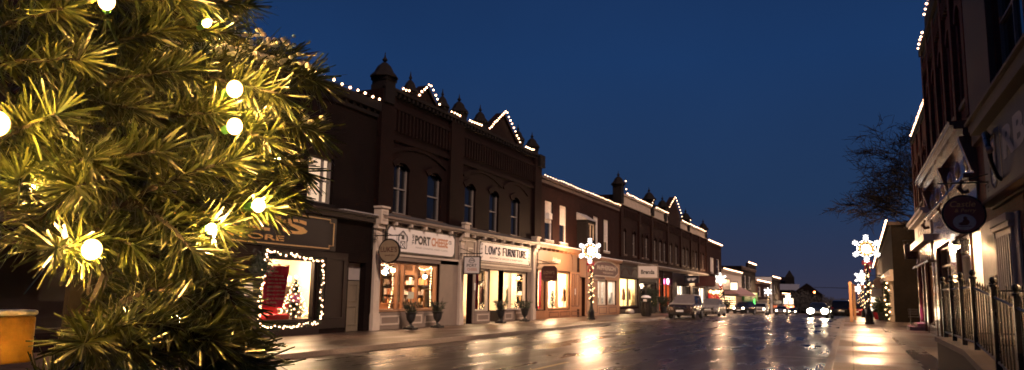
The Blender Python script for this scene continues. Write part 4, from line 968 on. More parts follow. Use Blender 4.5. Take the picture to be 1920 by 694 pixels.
g = MB(); 
for k in range(8): LS.box(g, -.4, -.38, 52.7+k*.28, 52.73+k*.28, 1.3, 2.6)
for k in range(6): LS.box(g, -.42, -.4, 52.6, 54.9, 1.35+k*.22, 1.37+k*.22)
g.build('bars', M['stone'], t)

# ---- long arched block and its lower neighbour
D = thing('arched_block', 'long brown brick block with arched windows and pale stone parapet', 'shop building', (XL, 76, -.3))
dw = [57.95, 60.9, 63.4, 65.2, 68.4, 70.6, 72.4, 75.2, 77.9, 81.6, 83.6, 86.6, 88.8, 91.6, 93.6]
shops = [(57.1, 62.6, .65, 2.96), (63.3, 69.1, .5, 2.7), (70.2, 71.9, .1, 3.3), (72.1, 75.9, .1, 3.3), (78.5, 81.8, .3, 2.7), (82.1, 85.2, .3, 2.7), (86.6, 90.4, .2, 2.6), (90.7, 94.9, .2, 2.6)]
g = MB(); LS.wall(g, 56.95, 96.4, -1, 9.5, [(a, a+.95, 4.85, 6.9) for a in dw]+shops, dep=.28)
for y_ in (57.0, 62.6, 67.0, 73.6, 80.0, 85.6, 90.6, 95.6): LS.box(g, -.1, .16, y_, y_+.75, 4.6, 8.7)
for a in dw: LS.arch_hood(g, a, a+.95, 6.6, .32, .2, -.28, .06, n=8)
for k in range(84): LS.box(g, -.05, .12, 57.3+k*.46, 57.5+k*.46, 7.85, 8.45)
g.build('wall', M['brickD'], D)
g = MB(); LS.box(g, -.3, .12, 57.2, 73.9, 8.75, 9.0); LS.box(g, -.3, .08, 57.2, 73.9, 9.0, 9.5); LS.box(g, -.3, .2, 57.2, 73.9, 9.5, 9.62)
LS.box(g, -.3, .12, 80, 96.4, 8.75, 9.0); LS.box(g, -.3, .08, 80, 96.4, 9.0, 9.4); LS.box(g, -.3, .2, 80, 96.4, 9.4, 9.52); g.build('parapet', M['stone'], D)
g = MB(); g.prism([(73.9, 8.7), (80, 8.7), (80, 10.2), (77, 11.75), (73.9, 10.2)], 'x', LS.X(-.4), LS.X(.1)); g.build('gable', M['brickD'], D)
for y, hw, zs, zt in ((57.1, .36, 10.3, 11.4), (67.3, .4, 10.3, 11.5), (72.6, .38, 10.2, 11.4), (84.2, .42, 10.1, 11.4), (95.3, .42, 9.9, 11.3)):
    g = MB(); turret(g, y, hw, 8.8, zs, zt, .2); g.build('turret', M['soot'], D)
g = MB()
for k in range(40):
    y_ = 67.9+k*.15 if k < 27 else 80.3+(k-27)*.28
    g.tube([(LS.X(-.1), y_, 9.6), (LS.X(-.1), y_, 10.05+.08*(k % 2))], .02, 4)
g.build('iron_cresting', M['black'], D)
for i, a in enumerate(dw): LS.sash(D, a, a+.95, 4.85, 6.9, 'winframe', 'glass' if i in (0, 1, 12) else 'darkglass', sill='stonedark', dep=-.18)
for a, zz in ((57.9, 5.9), (60.85, 4.8), (88.7, 4.8)):
    g = MB(); LS.box(g, -.32, -.3, a+.9, a+2.1, zz, zz+1.1); g.build('window_curtain', M['e_up'], D)
g = MB(); LS.box(g, -.02, .34, 57, 96.4, 4.1, 4.25); LS.box(g, -.02, .22, 57, 96.4, 3.95, 4.1); g.build('storefront_cornice', M['stonedark'], D)
g = MB(); LS.box(g, 0, .36, 57, 96.4, 4.252, 4.31); g.build('snow_cap', M['snowthin'], D)
g = MB()
for y0, y1 in ((62.65, 63.25), (69.15, 70.15), (71.92, 72.08), (75.95, 78.45), (81.85, 82.05), (85.3, 86.5), (90.45, 90.65), (94.95, 96.4)): LS.box(g, 0, .06, y0, y1, -.6, 3.95)
LS.box(g, 0, .04, 57, 62.65, 3.0, 3.95); LS.box(g, 0, .04, 63.25, 69.15, 2.74, 3.95); LS.box(g, 0, .04, 78.5, 95, 2.74, 3.95); LS.box(g, 0, .04, 57, 69.1, -.5, .48)
g.build('storefront_panel', M['darkpaint'], D)
for k in range(4): g = MB(); LS.arch_hood(g, 57.4+k*2.9, 59.8+k*2.9, 3.2, .5, .08, 0, .07, n=10, fill=False); g.build('arched_moulding', M['stonedark'], D)
for i, (a, b, c, d) in enumerate(shops): LS.shopwin(D, a, b, c, d, 'blackwood', bars_y=((a+b)/2,) if i not in (2,) else (), bars_z=(2.65,) if i in (2, 3) else ())
LS.room(D, 57.0, 62.7, .3, 3.2, 3, 'interior3', 'e_shop', 2, lw=.55)
LS.room(D, 63.2, 69.2, .2, 2.9, 3, 'interior2', 'e_dim', 1, lw=.3)
LS.room(D, 70.1, 76, 0, 3.5, 3, 'interior4', 'e_orange', 2, lw=.6)
LS.room(D, 78.4, 85.3, 0, 2.9, 3, 'interior5', 'e_shopw', 2, lw=.75)
LS.room(D, 86.4, 95, 0, 2.8, 3, 'interior5', 'e_shopw', 3, lw=.8)
figure_stand('dressed_mannequin', 'dummy in dark clothes at left of the yellow lit window', LS.X(-.7), 60.6, .65, 1.7, 'maroon')
figure_stand('dressed_mannequin', 'dummy in pale clothes in the middle of the yellow lit window', LS.X(-.7), 62.2, .65, 1.7, 'stone')
small_tree('lit christmas tree in the dim window beside the yellow shop', (LS.X(-.6), 68.5, .4), 1.8, .6, 45, seed=31)
small_tree('small lit tree at the left of the dim window', (LS.X(-.6), 66.6, .6), 1.1, .35, 25, seed=32)
figure_stand('dressed_mannequin', 'dummy in pink in the white lit window behind the parked sedan', LS.X(-.7), 91.0, .3, 1.7, 'pink')
figure_stand('dressed_mannequin', 'dummy in dark coat at the middle of the far white window', LS.X(-.5), 94.3, .3, 1.7, 'navy')
figure_stand('dressed_mannequin', 'dark dressed dummy between two white lit panes above the snowy car', LS.X(-.5), 84.6, .3, 1.7, 'maroon')
t = thing('candle_display', 'glowing candles on a shelf in the orange window', 'candles', (LS.X(-.6), 73.8, .3))
g = MB(); LS.box(g, -.7, -.35, 73, 75.9, 1.0, 1.05); g.build('shelf', M['tan'], t)
for i in range(5): g = MB(); g.lathe([(.07, 0), (.07, .3+.1*(i % 3)), (.01, .36+.1*(i % 3))], (LS.X(-.5), 73.3+i*.55, 1.05), 8); g.build('candle', M['e_up'], t)
t = thing('neon_sign', 'round pink glowing sign in the pink lit transom', 'neon sign', (LS.X(-.1), 74.2, 3.2))
g = MB(); g.prism([(74.3+.42*math.cos(2*PI*i/20), 3.0+.28*math.sin(2*PI*i/20)) for i in range(20)], 'x', LS.X(-.06), LS.X(-.02)); g.build('glowing_face', M['e_pinkface'], t)
g = MB(); LS.box(g, -.3, -.29, 72.2, 75.8, 2.72, 3.22); g.build('pink_glow_panel', M['e_pink'], t)
# neighbour E
E_ = thing('end_block', 'narrow dark brick shop with red lit window next to the awning', 'shop building', (XL, 102, -.8))
g = MB(); LS.wall(g, 96.5, 108.4, -1.6, 8.55, [(99.2, 102, 4.6, 6.65), (104.2, 106.6, 4.6, 6.65), (97.2, 107, .0, 2.45)], dep=.28); g.build('wall', M['brickC'], E_)
g = MB(); LS.box(g, -.3, .18, 96.5, 108.4, 8.45, 8.64); LS.box(g, 0, .3, 96.5, 108.4, 3.7, 3.85); g.build('cornice', M['stonedark'], E_)
LS.sash(E_, 99.2, 102, 4.6, 6.65, 'winframe_w', 'darkglass', blind='blind', blind_frac=.9, dep=-.16); LS.sash(E_, 104.2, 106.6, 4.6, 6.65, 'winframe_w', 'darkglass', dep=-.16)
LS.shopwin(E_, 97.2, 107, 0, 2.45, 'tan', bars_y=(100.4, 103.7)); LS.room(E_, 97, 107.4, -.3, 2.7, 3, 'interior', 'e_orange', 3, lw=.9)
g = MB(); LS.box(g, 0, .05, 96.6, 108.3, 2.5, 3.7); g.build('fascia', M['tanlight'], E_)
t = garland('window_garland', 'red ribbon and lit garland filling the far red window', [(LS.X(.1), 97.4, 2.4), (LS.X(.12), 100, 2.0), (LS.X(.1), 102.5, 2.4), (LS.X(.12), 105, 2.0), (LS.X(.1), 107.2, 2.4)], .25, 300, 40, M['e_wrap'], br=.09)
for i in range(8):
    g = MB(); g.ball((LS.X(-.4), 97.9+i*1.2, 1.1+.5*(i*3 % 4)/2), .3, 7, 5); o = g.build('ornament', M['redcloth'], t)
# signs along D and E
def box_sign(name, label, y, z, w_, h_, mat_face, mat_edge, S=LS, d0=.4, txt=None, tm='ink', glow=None):
    t = thing(name, label, 'hanging sign', (S.X(0), y, z))
    a, b = S.X(d0), S.X(d0+w_); g = MB(); g.box(a, b, y-.1, y+.1, z-h_/2, z+h_/2); g.tube([(S.X(0), y, z+h_/2+.1), (S.X(d0+w_), y, z+h_/2+.1)], .03, 5)
    for k in (.2, .8): g.tube([(a+(b-a)*k, y, z+h_/2), (a+(b-a)*k, y, z+h_/2+.1)], .02, 4)
    g.build('sign_box', M[mat_edge], t, bevel=.01)
    g = MB(); g.quad((min(a, b)+.06, y-.105, z-h_/2+.06), (max(a, b)-.06, y-.105, z-h_/2+.06), (max(a, b)-.06, y-.105, z+h_/2-.06), (min(a, b)+.06, y-.105, z+h_/2-.06)); f = g.build('sign_face', M[mat_face], t)
    if txt:
        g = MB(); ww_ = w_*.66; put_text(g, txt, (min(a, b)+w_*.17, y-.11, z-h_*.17), X, Z, ww_, h_*.34, .03); g.build('lettering', M[tm], f)
    return t
box_sign('hanging_sign', 'white square sign with dark lettering above the litter bin', 61.5, 3.52, 1.7, 1.05, 'signwhite', 'stone', d0=.3, txt='Brenda')
box_sign('hanging_sign', 'small dark sign with white mark over the white lit windows', 80.4, 3.35, 1.5, .8, 'navy', 'black', txt='ff', tm='white')
box_sign('hanging_sign', 'wide dark purple sign over the far white windows', 86.2, 3.3, 2.3, 1.2, 'maroon', 'black', txt=None)
box_sign('hanging_sign', 'large black sign beside the red lit window', 94.6, 3.0, 2.9, 1.3, 'navy', 'black', d0=.2, txt=None)
box_sign('hanging_sign', 'pale lit sign just past the large black sign', 97.6, 2.9, 1.4, 1.0, 'e_signw', 'black', d0=2.2, txt=None)

# ---- far buildings where the street drops away
def far_block(name, label, y0, y1, ztop, mat_, wins_, shop=None, light='e_shop', wm='interior', winmat='darkglass', x=XL, corn='stonedark', rz=None, fm='winframe_w'):
    S = Side(x, 1); zb = zg((y0+y1)/2)-1.0; t = thing(name, label, 'shop building', (x, (y0+y1)/2, zb+1))
    ops = [tuple(q) for q in wins_]+([tuple(shop)] if shop else [])
    g = MB(); S.wall(g, y0, y1, zb, ztop, ops, dep=.25, back=14); g.build('wall', M[mat_], t)
    g = MB(); S.box(g, -.4, .2, y0, y1, ztop-.3, ztop+.02)
    n = int((y1-y0)/1.2)
    for k in range(n): S.box(g, 0, .16, y0+.4+k*1.2, y0+.8+k*1.2, ztop-.55, ztop-.3)
    g.build('cornice', M[corn], t)
    for q in wins_: S.sash(t, *q, fm, winmat, dep=-.15, sill='stone')
    if shop:
        S.shopwin(t, *shop, 'blackwood', bars_y=tuple(shop[0]+(shop[1]-shop[0])*k/4 for k in (1, 2, 3)), t=.14)
        S.room(t, shop[0]-.3, shop[1]+.3, shop[2]-.2, shop[3]+.2, 3, wm, light, 2, lw=.6)
        g = MB(); S.box(g, 0, .25, y0, y1, shop[3]+.1, shop[3]+.9); g.build('fascia', M['darkpaint'], t)
    return t
Fb = far_block('awning_shop', 'cream fronted low shop with sloping mauve awning', 108.6, 129.4, 5.45, 'cream', [], (109.5, 120, -.6, 1.6), corn='stone')
g = MB()
a, b = (LS.X(.05), 3.1), (LS.X(2.3), 1.95)
n = 24
for k in range(n):
    y_ = 108.9+(20.2)*k/n; y2 = 108.9+20.2*(k+1)/n
    g.quad((a[0], y_, a[1]), (a[0], y2, a[1]), (b[0], y2, b[1]), (b[0], y_, b[1])); g.quad((b[0], y_, b[1]), (b[0], y2, b[1]), (b[0], y2, b[1]-.22-.06*(k % 2)), (b[0], y_, b[1]-.22-.06*(k % 2)))
for y_ in (108.9, 129.1): g.add([(a[0], y_, a[1]), (b[0], y_, b[1]), (a[0], y_, b[1])], ((0, 1, 2),))
g.build('awning', M['awning'], Fb)
bulbs_along('string_lights', 'curtain of warm lights hanging under the mauve awning', [[(LS.X(.3), 109.5+k*1.6, 1.7), (LS.X(.3), 109.7+k*1.6, -.2)] for k in range(7)], .3, .06, M['e_wrap'], wire=False)
Gb = far_block('tall_brick_shop', 'tall dark brick shop with chimney beyond the mauve awning', 129.5, 150, 6.7, 'brickA', [(133, 135.5, 3.0, 5.2), (139, 141.5, 3.0, 5.2)], None)
g = MB(); LS.box(g, -.3, .1, 138, 150, 6.7, 7.6); g.build('raised_parapet', M['brickA'], Gb)
g = MB(); g.box(LS.X(-4), LS.X(-5.3), 128, 130.5, 5, 8.2); g.box(LS.X(-3.9), LS.X(-5.4), 127.9, 130.6, 8.2, 8.5); g.build('chimney', M['brickA'], Gb)
g = MB(); LS.box(g, 0, .3, 130, 149.6, .8, 2.4); g.build('fascia', M['greenpaint'], Gb)
t = thing('neon_sign', 'small green glowing sign under the tall brick shop fascia', 'neon sign', (LS.X(.4), 142, .4))
g = MB(); g.prism([(141.6, .0), (143.2, .0), (142.4, 1.3)], 'x', LS.X(.5), LS.X(.56)); g.build('glowing_face', M['e_green'], t)
g = MB(); g.tube([(LS.X(0), 142.4, .6), (LS.X(.53), 142.4, .6)], .05, 5); g.build('bracket', M['black'], t)
Hb = far_block('flat_roofed_shop', 'flat topped brick shop with two pale windows and lit roofline', 150.2, 178, 4.75, 'brickC', [(154, 158, 1.8, 3.6), (165, 169, 1.8, 3.6)], (152, 176, -1.4, .2), light='e_dim', wm='interior2')
Ib = far_block('white_sided_shop', 'brick shop with plain pale side wall and lit top edge', 182, 204, 6.3, 'brickA', [(187, 190, 2.5, 4.5)], (184, 202, -1.9, -.1), light='e_dim', wm='interior2')
g = MB(); LS.box(g, -11.2, .05, 181.9, 182, -2, 6.2); g.build('side_wall', M['white'], Ib)
Jb = far_block('low_far_shop', 'low far brick shop with lit edge and glowing red sign', 207, 236, 2.6, 'brickC', [], (209, 234, -2.4, -.6), light='e_dim', wm='interior2')
t = thing('lit_sign', 'glowing red and white sign on the low far shop', 'shop sign', (LS.X(.3), 210, .3))
g = MB(); g.box(LS.X(.3), LS.X(2.9), 208.8, 209.1, -.3, 1.5); g.build('sign_box', M['black'], t); g = MB(); g.quad((LS.X(2.8), 208.79, -.1), (LS.X(.4), 208.79, -.1), (LS.X(.4), 208.79, 1.4), (LS.X(2.8), 208.79, 1.4)); g.build('sign_face', M['e_signw'], t)
g = MB(); g.box(LS.X(.5), LS.X(2.9), 208.75, 209.1, -1.1, -.4); g.build('lower_sign', M['e_redsign'], t)
# church and gabled house far off
t = thing('church', 'dark church roof with pointed turret far down the street', 'church', (-20, 285, -4)); 
g = MB(); g.box(-56, -19, 285, 300, -5, 7.0); g.prism([(285, 7), (300, 7), (292.5, 9.0)], 'x', -56, -19); g.build('nave', M['brickA'], t)
g = MB(); g.box(-21, -18, 283, 286, -5, 8.6); g.lathe([(2.2, 8.6), (.1, 11.2)], (-19.5, 284.5, 0), 4, True); g.build('turret', M['soot'], t)
t = thing('gabled_house', 'dark house with snowy slate roof behind the far snowflake lights', 'house', (-8, 262, -3.6))
g = MB(); g.box(-30, -17, 258, 268, -5, 4.2); g.prism([(-17.5, 2.6), (-8, 2.6), (-12.6, 6.2)], 'y', 256, 268); g.box(-17, -8.5, 256.5, 268, -5, 2.8); g.build('wall', M['brickA'], t)
g = MB(); g.add([(-30.5, 257, 4.0), (-15, 257, 4.0), (-15, 263, 6.0), (-30.5, 263, 6.0)], ((0, 1, 2, 3),)); g.add([(-30.5, 257, 4.0), (-30.5, 263, 6.0), (-30.5, 269, 4.0)], ((0, 1, 2),)); g.build('roof', mat('slate with thin snow', (.16, .16, .19), .7, var=.3), t)

# ---- string lights on the roof lines
x_ = LS.X(.28)
bulbs_along('roofline_lights', 'row of warm bulbs along the flat roof edge behind the tree', [[(LS.X(.26), 8, 8.84), (LS.X(.26), 23.5, 8.86)]], .47, .045, M['e_bulb'], 'lights along the rooflines')
bulbs_along('roofline_lights', 'warm bulbs following the gables of the turreted block', [
    [(x_, 24.75, 9.7), (x_, 25.42, 9.7)], [(x_, 26.02, 9.68), (x_, 26.95, 10.46), (x_, 27.9, 9.68)], [(x_, 28.78, 9.68), (x_, 29.85, 9.68)], [(x_, 30.6, 9.68), (x_, 32.05, 9.68)],
    [(x_, 32.75, 9.68), (x_, 34.8, 11.08), (x_, 36.75, 9.68)], [(x_, 37.35, 9.68), (x_, 38.75, 9.68)]], .26, .043, M['e_bulb'], 'lights along the rooflines')
bulbs_along('roofline_lights', 'close row of warm bulbs along the plain brick roof edge', [[(LS.X(.2), 40.35, 8.56), (LS.X(.2), 56.8, 8.56)]], .46, .036, M['e_bulb'], 'lights along the rooflines')
x_ = LS.X(.26)
bulbs_along('roofline_lights', 'warm bulbs along the pale parapet and gable of the arched block', [
    [(x_, 57.9, 11.0), (x_, 58.2, 9.7), (x_, 67, 9.7)], [(x_, 66.8, 9.8), (x_, 67.6, 10.4)], [(x_, 68.2, 9.7), (x_, 73.8, 9.7)], [(x_, 73.9, 10.25), (x_, 77, 11.82), (x_, 80, 10.25), (x_, 80.2, 9.7)], [(x_, 80.2, 9.6), (x_, 95, 9.6)], [(x_, 85, 9.7), (x_, 84.8, 10.4)], [(x_, 95, 9.7), (x_, 95.4, 10.2)]], .55, .045, M['e_bulb'], 'lights along the rooflines')
for lb, y0, y1, z_, sp2 in (('thin line of bulbs on the narrow dark brick shop', 96.8, 108.3, 8.7, .6), ('line of warm bulbs along the cream awning shop', 108.8, 129.2, 5.54, .8), ('short raised line of bulbs on the tall brick shop', 138.2, 149.8, 7.68, .8), ('line of bulbs on the flat topped brick shop', 150.6, 178, 4.84, 1.1), ('line of bulbs on the white sided shop', 182.5, 204, 6.4, 1.1), ('faint line of bulbs on the low far shop', 208, 235, 2.7, 1.2)):
    bulbs_along('roofline_lights', lb, [[(LS.X(.24), y0, z_), (LS.X(.24), y1, z_)]], sp2, .07 if y0 < 130 else .1, M['e_bulb'], 'lights along the rooflines')

# ================================================================== RIGHT SIDE OF THE STREET
# ---- bank
K = thing('bank_building', 'dark bank front with long navy sign fascia at the right edge', 'bank building', (XR, 12, SW))
ops = [(17.3, 20.4, 6.6, 9.9), (12.0, 15.2, 6.6, 9.9), (15.2, 18.6, 1.0, 3.9), (8.0, 14.2, 1.0, 3.9)]
g = MB(); RS.wall(g, -14, 24.0, 0, 13.0, ops, dep=.3); g.build('wall', M['brickR'], K)  # wall run on unseen behind the camera to shade the near tree
g = MB(); RS.box(g, 0, .14, 20.5, 23.9, 5.9, 12.5); RS.box(g, 0, .2, 2, 23.9, 6.3, 6.48); RS.box(g, 0, .3, 2, 23.9, 6.48, 6.56); g.build('stone_trim', M['stonedark'], K, bevel=.01)
for a, b, c, d in ops[:2]: RS.sash(K, a, b, c, d, 'winframe', 'darkglass', sill=None, dep=-.2, barsy=((a+b)/2,))
g = MB(); RS.box(g, 0, .36, 2, 22.0, 3.98, 4.06); RS.box(g, .002, .1, 2, 22.0, 3.92, 3.98); RS.box(g, 0, .42, 2, 22.05, 5.86, 6.0); RS.box(g, 0, .3, 2, 22.05, 6.0, 6.1); g.build('fascia_cornice', M['stonedark'], K, bevel=.01)
g = MB(); RS.box(g, 0, .05, 19.1, 21.8, SW, 3.6); RS.box(g, .05, .16, 19.4, 21.5, SW, .8); RS.box(g, .05, .12, 19.5, 21.4, .8, 3.3)
for k in range(7): RS.box(g, .12, .15, 19.58+k*.265, 19.7+k*.265, .95, 3.15)
RS.box(g, .05, .18, 19.4, 21.5, 3.3, 3.42); RS.box(g, .05, .22, 19.35, 21.55, 3.42, 3.6); g.build('fluted_pilaster', M['cream'], K, bevel=.008)
RS.shopwin(K, 15.2, 18.6, 1.0, 3.9, 'blackwood', bars_y=(16.9,)); RS.shopwin(K, 8.0, 14.2, 1.0, 3.9, 'blackwood', bars_y=(11.1,)); RS.room(K, 7.6, 18.9, .6, 4.0, 3, 'interior', 'e_shop', 5, lw=.7)  # nearer window added out of view, its bright room lights the railing
g = MB(); RS.box(g, .02, .07, 21.85, 23.95, .1, 3.7); g.build('end_pier', M['darkpaint'], K, bevel=.01)
g = MB(); RS.box(g, .07, .1, 21.95, 22.12, 1.5, 2.3); g.build('door_plate', M['stone'], K, bevel=.02)
S_ = thing('bank_sign', 'navy sign panel with RBC letters and small shield emblem', 'shop sign', (RS.X(.1), 14, 4.1))
g = MB(); RS.box(g, .1, .17, 4, 21.9, 4.07, 5.85); b_ = g.build('board', M['navy'], S_)
g = MB(); put_text(g, 'RBC', (RS.X(.18), 19.3, 4.75), -Y, Z, 3.6, .72, .04); g.build('lettering', M['greyink'], b_)
def shield(k): 
    c, zt, zb, hw = 20.6, 5.5, 4.3, .4
    return [(c-hw+k, zt-k), (c+hw-k, zt-k), (c+hw-k, zb+.35)] + [(c+(hw-k)*math.cos(t), zb+.35+(.35-k)*math.sin(-t)) for t in [i*PI/10 for i in range(1, 10)]] + [(c-hw+k, zb+.35)]
g = MB(); q = [Vector((RS.X(.18), a, b)) for a, b in shield(0)]; g.tube(q+[q[0]], .018, 5); em = g.build('shield_outline', M['stone'], b_)
g = MB(); g.prism(shield(.05), 'x', RS.X(.172), RS.X(.176)); g.build('shield_field', mat('deep blue enamel', (.02, .03, .12), .4), b_)
g = MB(); put_text(g, 'RBC', (RS.X(.18), 20.88, 4.42), -Y, Z, .56, .22, .03); g.build('lettering', M['white'], b_)
g = MB()
for pl in ([(20.95, 4.85), (20.75, 5.3), (20.5, 5.42), (20.3, 5.2), (20.45, 5.05), (20.35, 4.85)], [(20.9, 5.42), (20.75, 5.44), (20.85, 5.3)]): g.prism(pl, 'x', RS.X(.177), RS.X(.181))
g.build('emblem', M['goldpaint'], b_)
g = MB(); RS.box(g, .172, .178, 19.62, 19.65, 4.35, 5.6); g.build('gold_rule', M['goldpaint'], b_)
t = thing('gooseneck_lamp', 'black gooseneck sign lamp with pale ball end above the bank pier', 'lamp', (RS.X(.1), 23, 4.9))
p0 = at_x(1855, 281, 2.85)
g = MB(); g.tube([(RS.X(.05), p0.y+2.4, p0.z+.55), (RS.X(.3), p0.y+2.0, p0.z+.75), (RS.X(.45), p0.y+1.1, p0.z+.55), (RS.X(.5), p0.y+.5, p0.z+.2), tuple(p0)], .06, 8); g.tube([(RS.X(.05), p0.y+1.6, p0.z-.5), (RS.X(.3), p0.y+.9, p0.z-.45), (RS.X(.5), p0.y+.25, p0.z-.2), tuple(p0)], .05, 8); g.build('arm', M['black'], t, smooth=True)
g = MB(); g.ball(tuple(p0), .085, 10, 8); g.build('lamp_head', M['stone'], t, smooth=True)

# ---- brick building with the big storefront cornice
Q = thing('corniced_brick_shop', 'tall red brick shop with heavy reflective storefront cornice on the right', 'shop building', (XR, 30, SW))
uw = [(25.0, 26.2), (27.3, 28.5), (29.8, 31.0), (32.2, 33.4), (34.6, 35.8)]
ops = [(a, b, 7.6, 10.6) for a, b in uw]+[(24.5, 26.1, .75, 3.75), (26.3, 29.3, .5, 3.75), (31.0, 35.6, .4, 3.75)]
g = MB(); RS.wall(g, 24.05, 36.7, 0, 12.35, ops, dep=.3)
for a, b in uw: RS.arch_hood(g, a, b, 10.2, .45, .26, -.3, .08)
for y_ in (24.1, 26.6, 29.0, 31.4, 33.8, 36.1): RS.box(g, -.1, .14, y_, y_+.5, 6.9, 12.3)
for k in range(40): RS.box(g, -.05, .13, 24.3+k*.31, 24.44+k*.31, 11.3, 11.9)
g.build('wall', M['brickR'], Q)
for a, b in uw: RS.sash(Q, a, b, 7.6, 10.6, 'winframe', 'darkglass', sill='stonedark', dep=-.2)
g = MB(); RS.box(g, -.3, .12, 24.05, 36.7, 12.0, 12.2); RS.box(g, -.3, .2, 24.05, 36.7, 12.36, 12.62); RS.box(g, -.3, .2, 24.6, 33.4, 12.62, 13.0); g.build('cornice', M['soot'], Q)
cornm = mat('glossy brown painted cornice', (.17, .085, .055), .22, var=.15, scale=2, coat=.4)
g = MB(); RS.box(g, 0, .62, 24.2, 36.75, 6.62, 6.72); RS.box(g, 0, .52, 24.2, 36.75, 6.5, 6.62); RS.box(g, 0, .3, 24.2, 36.75, 6.3, 6.5); RS.box(g, 0, .36, 24.2, 36.7, 5.1, 5.22); RS.box(g, 0, .24, 24.2, 36.7, 4.98, 5.1); RS.box(g, 0, .66, 24.2, 36.75, 6.721, 6.75)
g.build('storefront_cornice', cornm, Q, bevel=.012)
g = MB(); RS.box(g, 0, .1, 24.2, 36.7, 5.22, 6.3); RS.box(g, 0, .06, 24.2, 36.7, 3.8, 4.98); RS.box(g, 0, .08, 29.35, 30.95, SW, 3.8); RS.box(g, 0, .08, 35.65, 36.7, SW, 3.8); RS.box(g, 0, .06, 26.12, 26.28, SW, 3.8); g.build('storefront_panel', cornm, Q)
for k in range(6):
    g = MB(); c = (RS.X(.1), 25.4+k*2.05, 5.76)
    n = 18; rr = [(0, .09), (.16, .08), (.2, .05), (.27, .05), (.31, .02), (.33, 0)]; vs = []; fs = []
    for r_, d in rr:
        for q in range(n): a = 2*PI*q/n; vs.append((RS.X(.1+d), c[1]+r_*math.cos(a), c[2]+r_*math.sin(a)))
    for i in range(len(rr)-1):
        for q in range(n): fs.append((i*n+q, i*n+(q+1) % n, (i+1)*n+(q+1) % n, (i+1)*n+q))
    g.add(vs, fs); g.build('rosette', cornm, Q, smooth=True)
for y_ in (24.25, 29.9, 36.2):
    g = MB(); g.prism([(RS.X(0), 5.3), (RS.X(.14), 5.3), (RS.X(.4), 6.2), (RS.X(.4), 6.3), (RS.X(0), 6.3)], 'y', y_, y_+.3); g.tube([(RS.X(.35), y_+.25, 5.05), (RS.X(.45), y_+.25, 4.85), (RS.X(.35), y_+.25, 4.7), (RS.X(.2), y_+.25, 4.75)], .07, 8); g.build('scroll_bracket', cornm, Q, bevel=.02)
RS.shopwin(Q, 31.0, 35.6, .4, 3.75, 'tan', bars_y=(33.3,), bars_z=(3.0,))
RS.shopwin(Q, 26.3, 29.3, .5, 3.75, 'white', bars_z=(3.1,), bars_y=())
RS.room(Q, 26.2, 29.6, .3, 4.2, 2.4, 'interior', 'e_shop', 1, lw=.7); RS.room(Q, 24.3, 26.14, .6, 3.9, 1.5, 'interior5', 'e_shop', 1, lw=.4, d0=-.28); RS.room(Q, 30.7, 35.9, .3, 4.2, 2.5, 'interior2', 'e_dim', 1, lw=.3)
g = MB(); RS.box(g, -1.75, -.004, 26.02, 26.09, .75, 3.75); RS.box(g, -1.75, -1.7, 24.5, 26.02, .75, 3.75); g.build('entrance_lining', M['white'], Q)
g = MB()
for k in range(4):
    y_ = 26.5+k*.7; RS.box(g, -.1, -.06, y_, y_+.6, 3.16, 3.66)
tq = g.build('rosette_transom', M['blackwood'], Q)
for k in range(4):
    g = MB(); y_ = 26.8+k*.7
    for s_ in range(3): a = s_*PI/3; g.tube([(RS.X(-.05), y_-.2*math.cos(a), 3.41-.2*math.sin(a)), (RS.X(-.05), y_+.2*math.cos(a), 3.41+.2*math.sin(a))], .025, 4)
    g.build('rosette_bars', M['white'], tq)
t = thing('patterned_panel', 'red fringed pelmet over brown lattice screen in the lit right window', 'screen', (RS.X(-.4), 27.8, .5))
g = MB(); RS.box(g, -.42, -.38, 26.4, 29.2, 2.55, 3.08)
for k in range(14): RS.box(g, -.43, -.37, 26.4+k*.2, 26.5+k*.2, 2.4, 2.56)
g.build('pelmet', M['redcloth'], t)
g = MB()
for k in range(26):
    y_ = 26.4+k*.11; g.tube([(RS.X(-.45), y_, .6), (RS.X(-.45), min(29.25, y_+1.4), min(2.5, .6+(min(29.25, y_+1.4)-y_)*1.36))], .014, 4)
    g.tube([(RS.X(-.46), min(29.25, y_+1.4), .6), (RS.X(-.46), y_, 2.5)], .014, 4)
g.build('lattice', M['lattice'], t)
t = thing('wall_lamp', 'glaring bare wall lamp beside the round hanging sign', 'lamp', (RS.X(.1), 30, 3.3))
p0 = at_x(1793, 461, XR-.42)
g = MB(); g.tube([(RS.X(.08), p0.y, p0.z+.15), (RS.X(.3), p0.y, p0.z+.25), (RS.X(.42), p0.y, p0.z+.12)], .025, 6); g.lathe([(.1, .16), (.12, .0)], (p0.x, p0.y, p0.z), 10); g.build('arm', M['black'], t)
g = MB(); g.ball(tuple(p0), .1, 10, 7); g.build('bulb', M['e_wall'], t, smooth=True)
x_ = RS.X(.12)
bulbs_along('string_lights', 'short string of warm bulbs beside the right wall lamp', [[(x_, 29.6, 2.6), (x_, 29.9, 2.0), (x_, 29.7, 1.3)]], .22, .035, M['e_wrap'])
p0 = at_y(1807, 402, 21.5)
t, xc = hanging_sign('hanging_sign', 'round maroon sign with gilt script and pale oval picture of a seated figure', 21.5, p0.z, .98, .98, RS, 'round', 'roundsign', 'blackwood', d_start=-.0, d0=XR-p0.x-.49, text=(('Castle', -.03, .18, .56, .15, 'gold', .2), ('& Perry', .02, .02, .46, .12, 'gold', .2)), edge_w=.045, bracket_up=.3)
g = MB(); g.prism([(xc+.25*math.cos(2*PI*i/24), p0.z-.2+.2*math.sin(2*PI*i/24)) for i in range(24)], 'y', 21.5-.05, 21.5-.04); f = g.build('oval_picture', mat('pale green oval', (.6, .64, .58), .6), t)
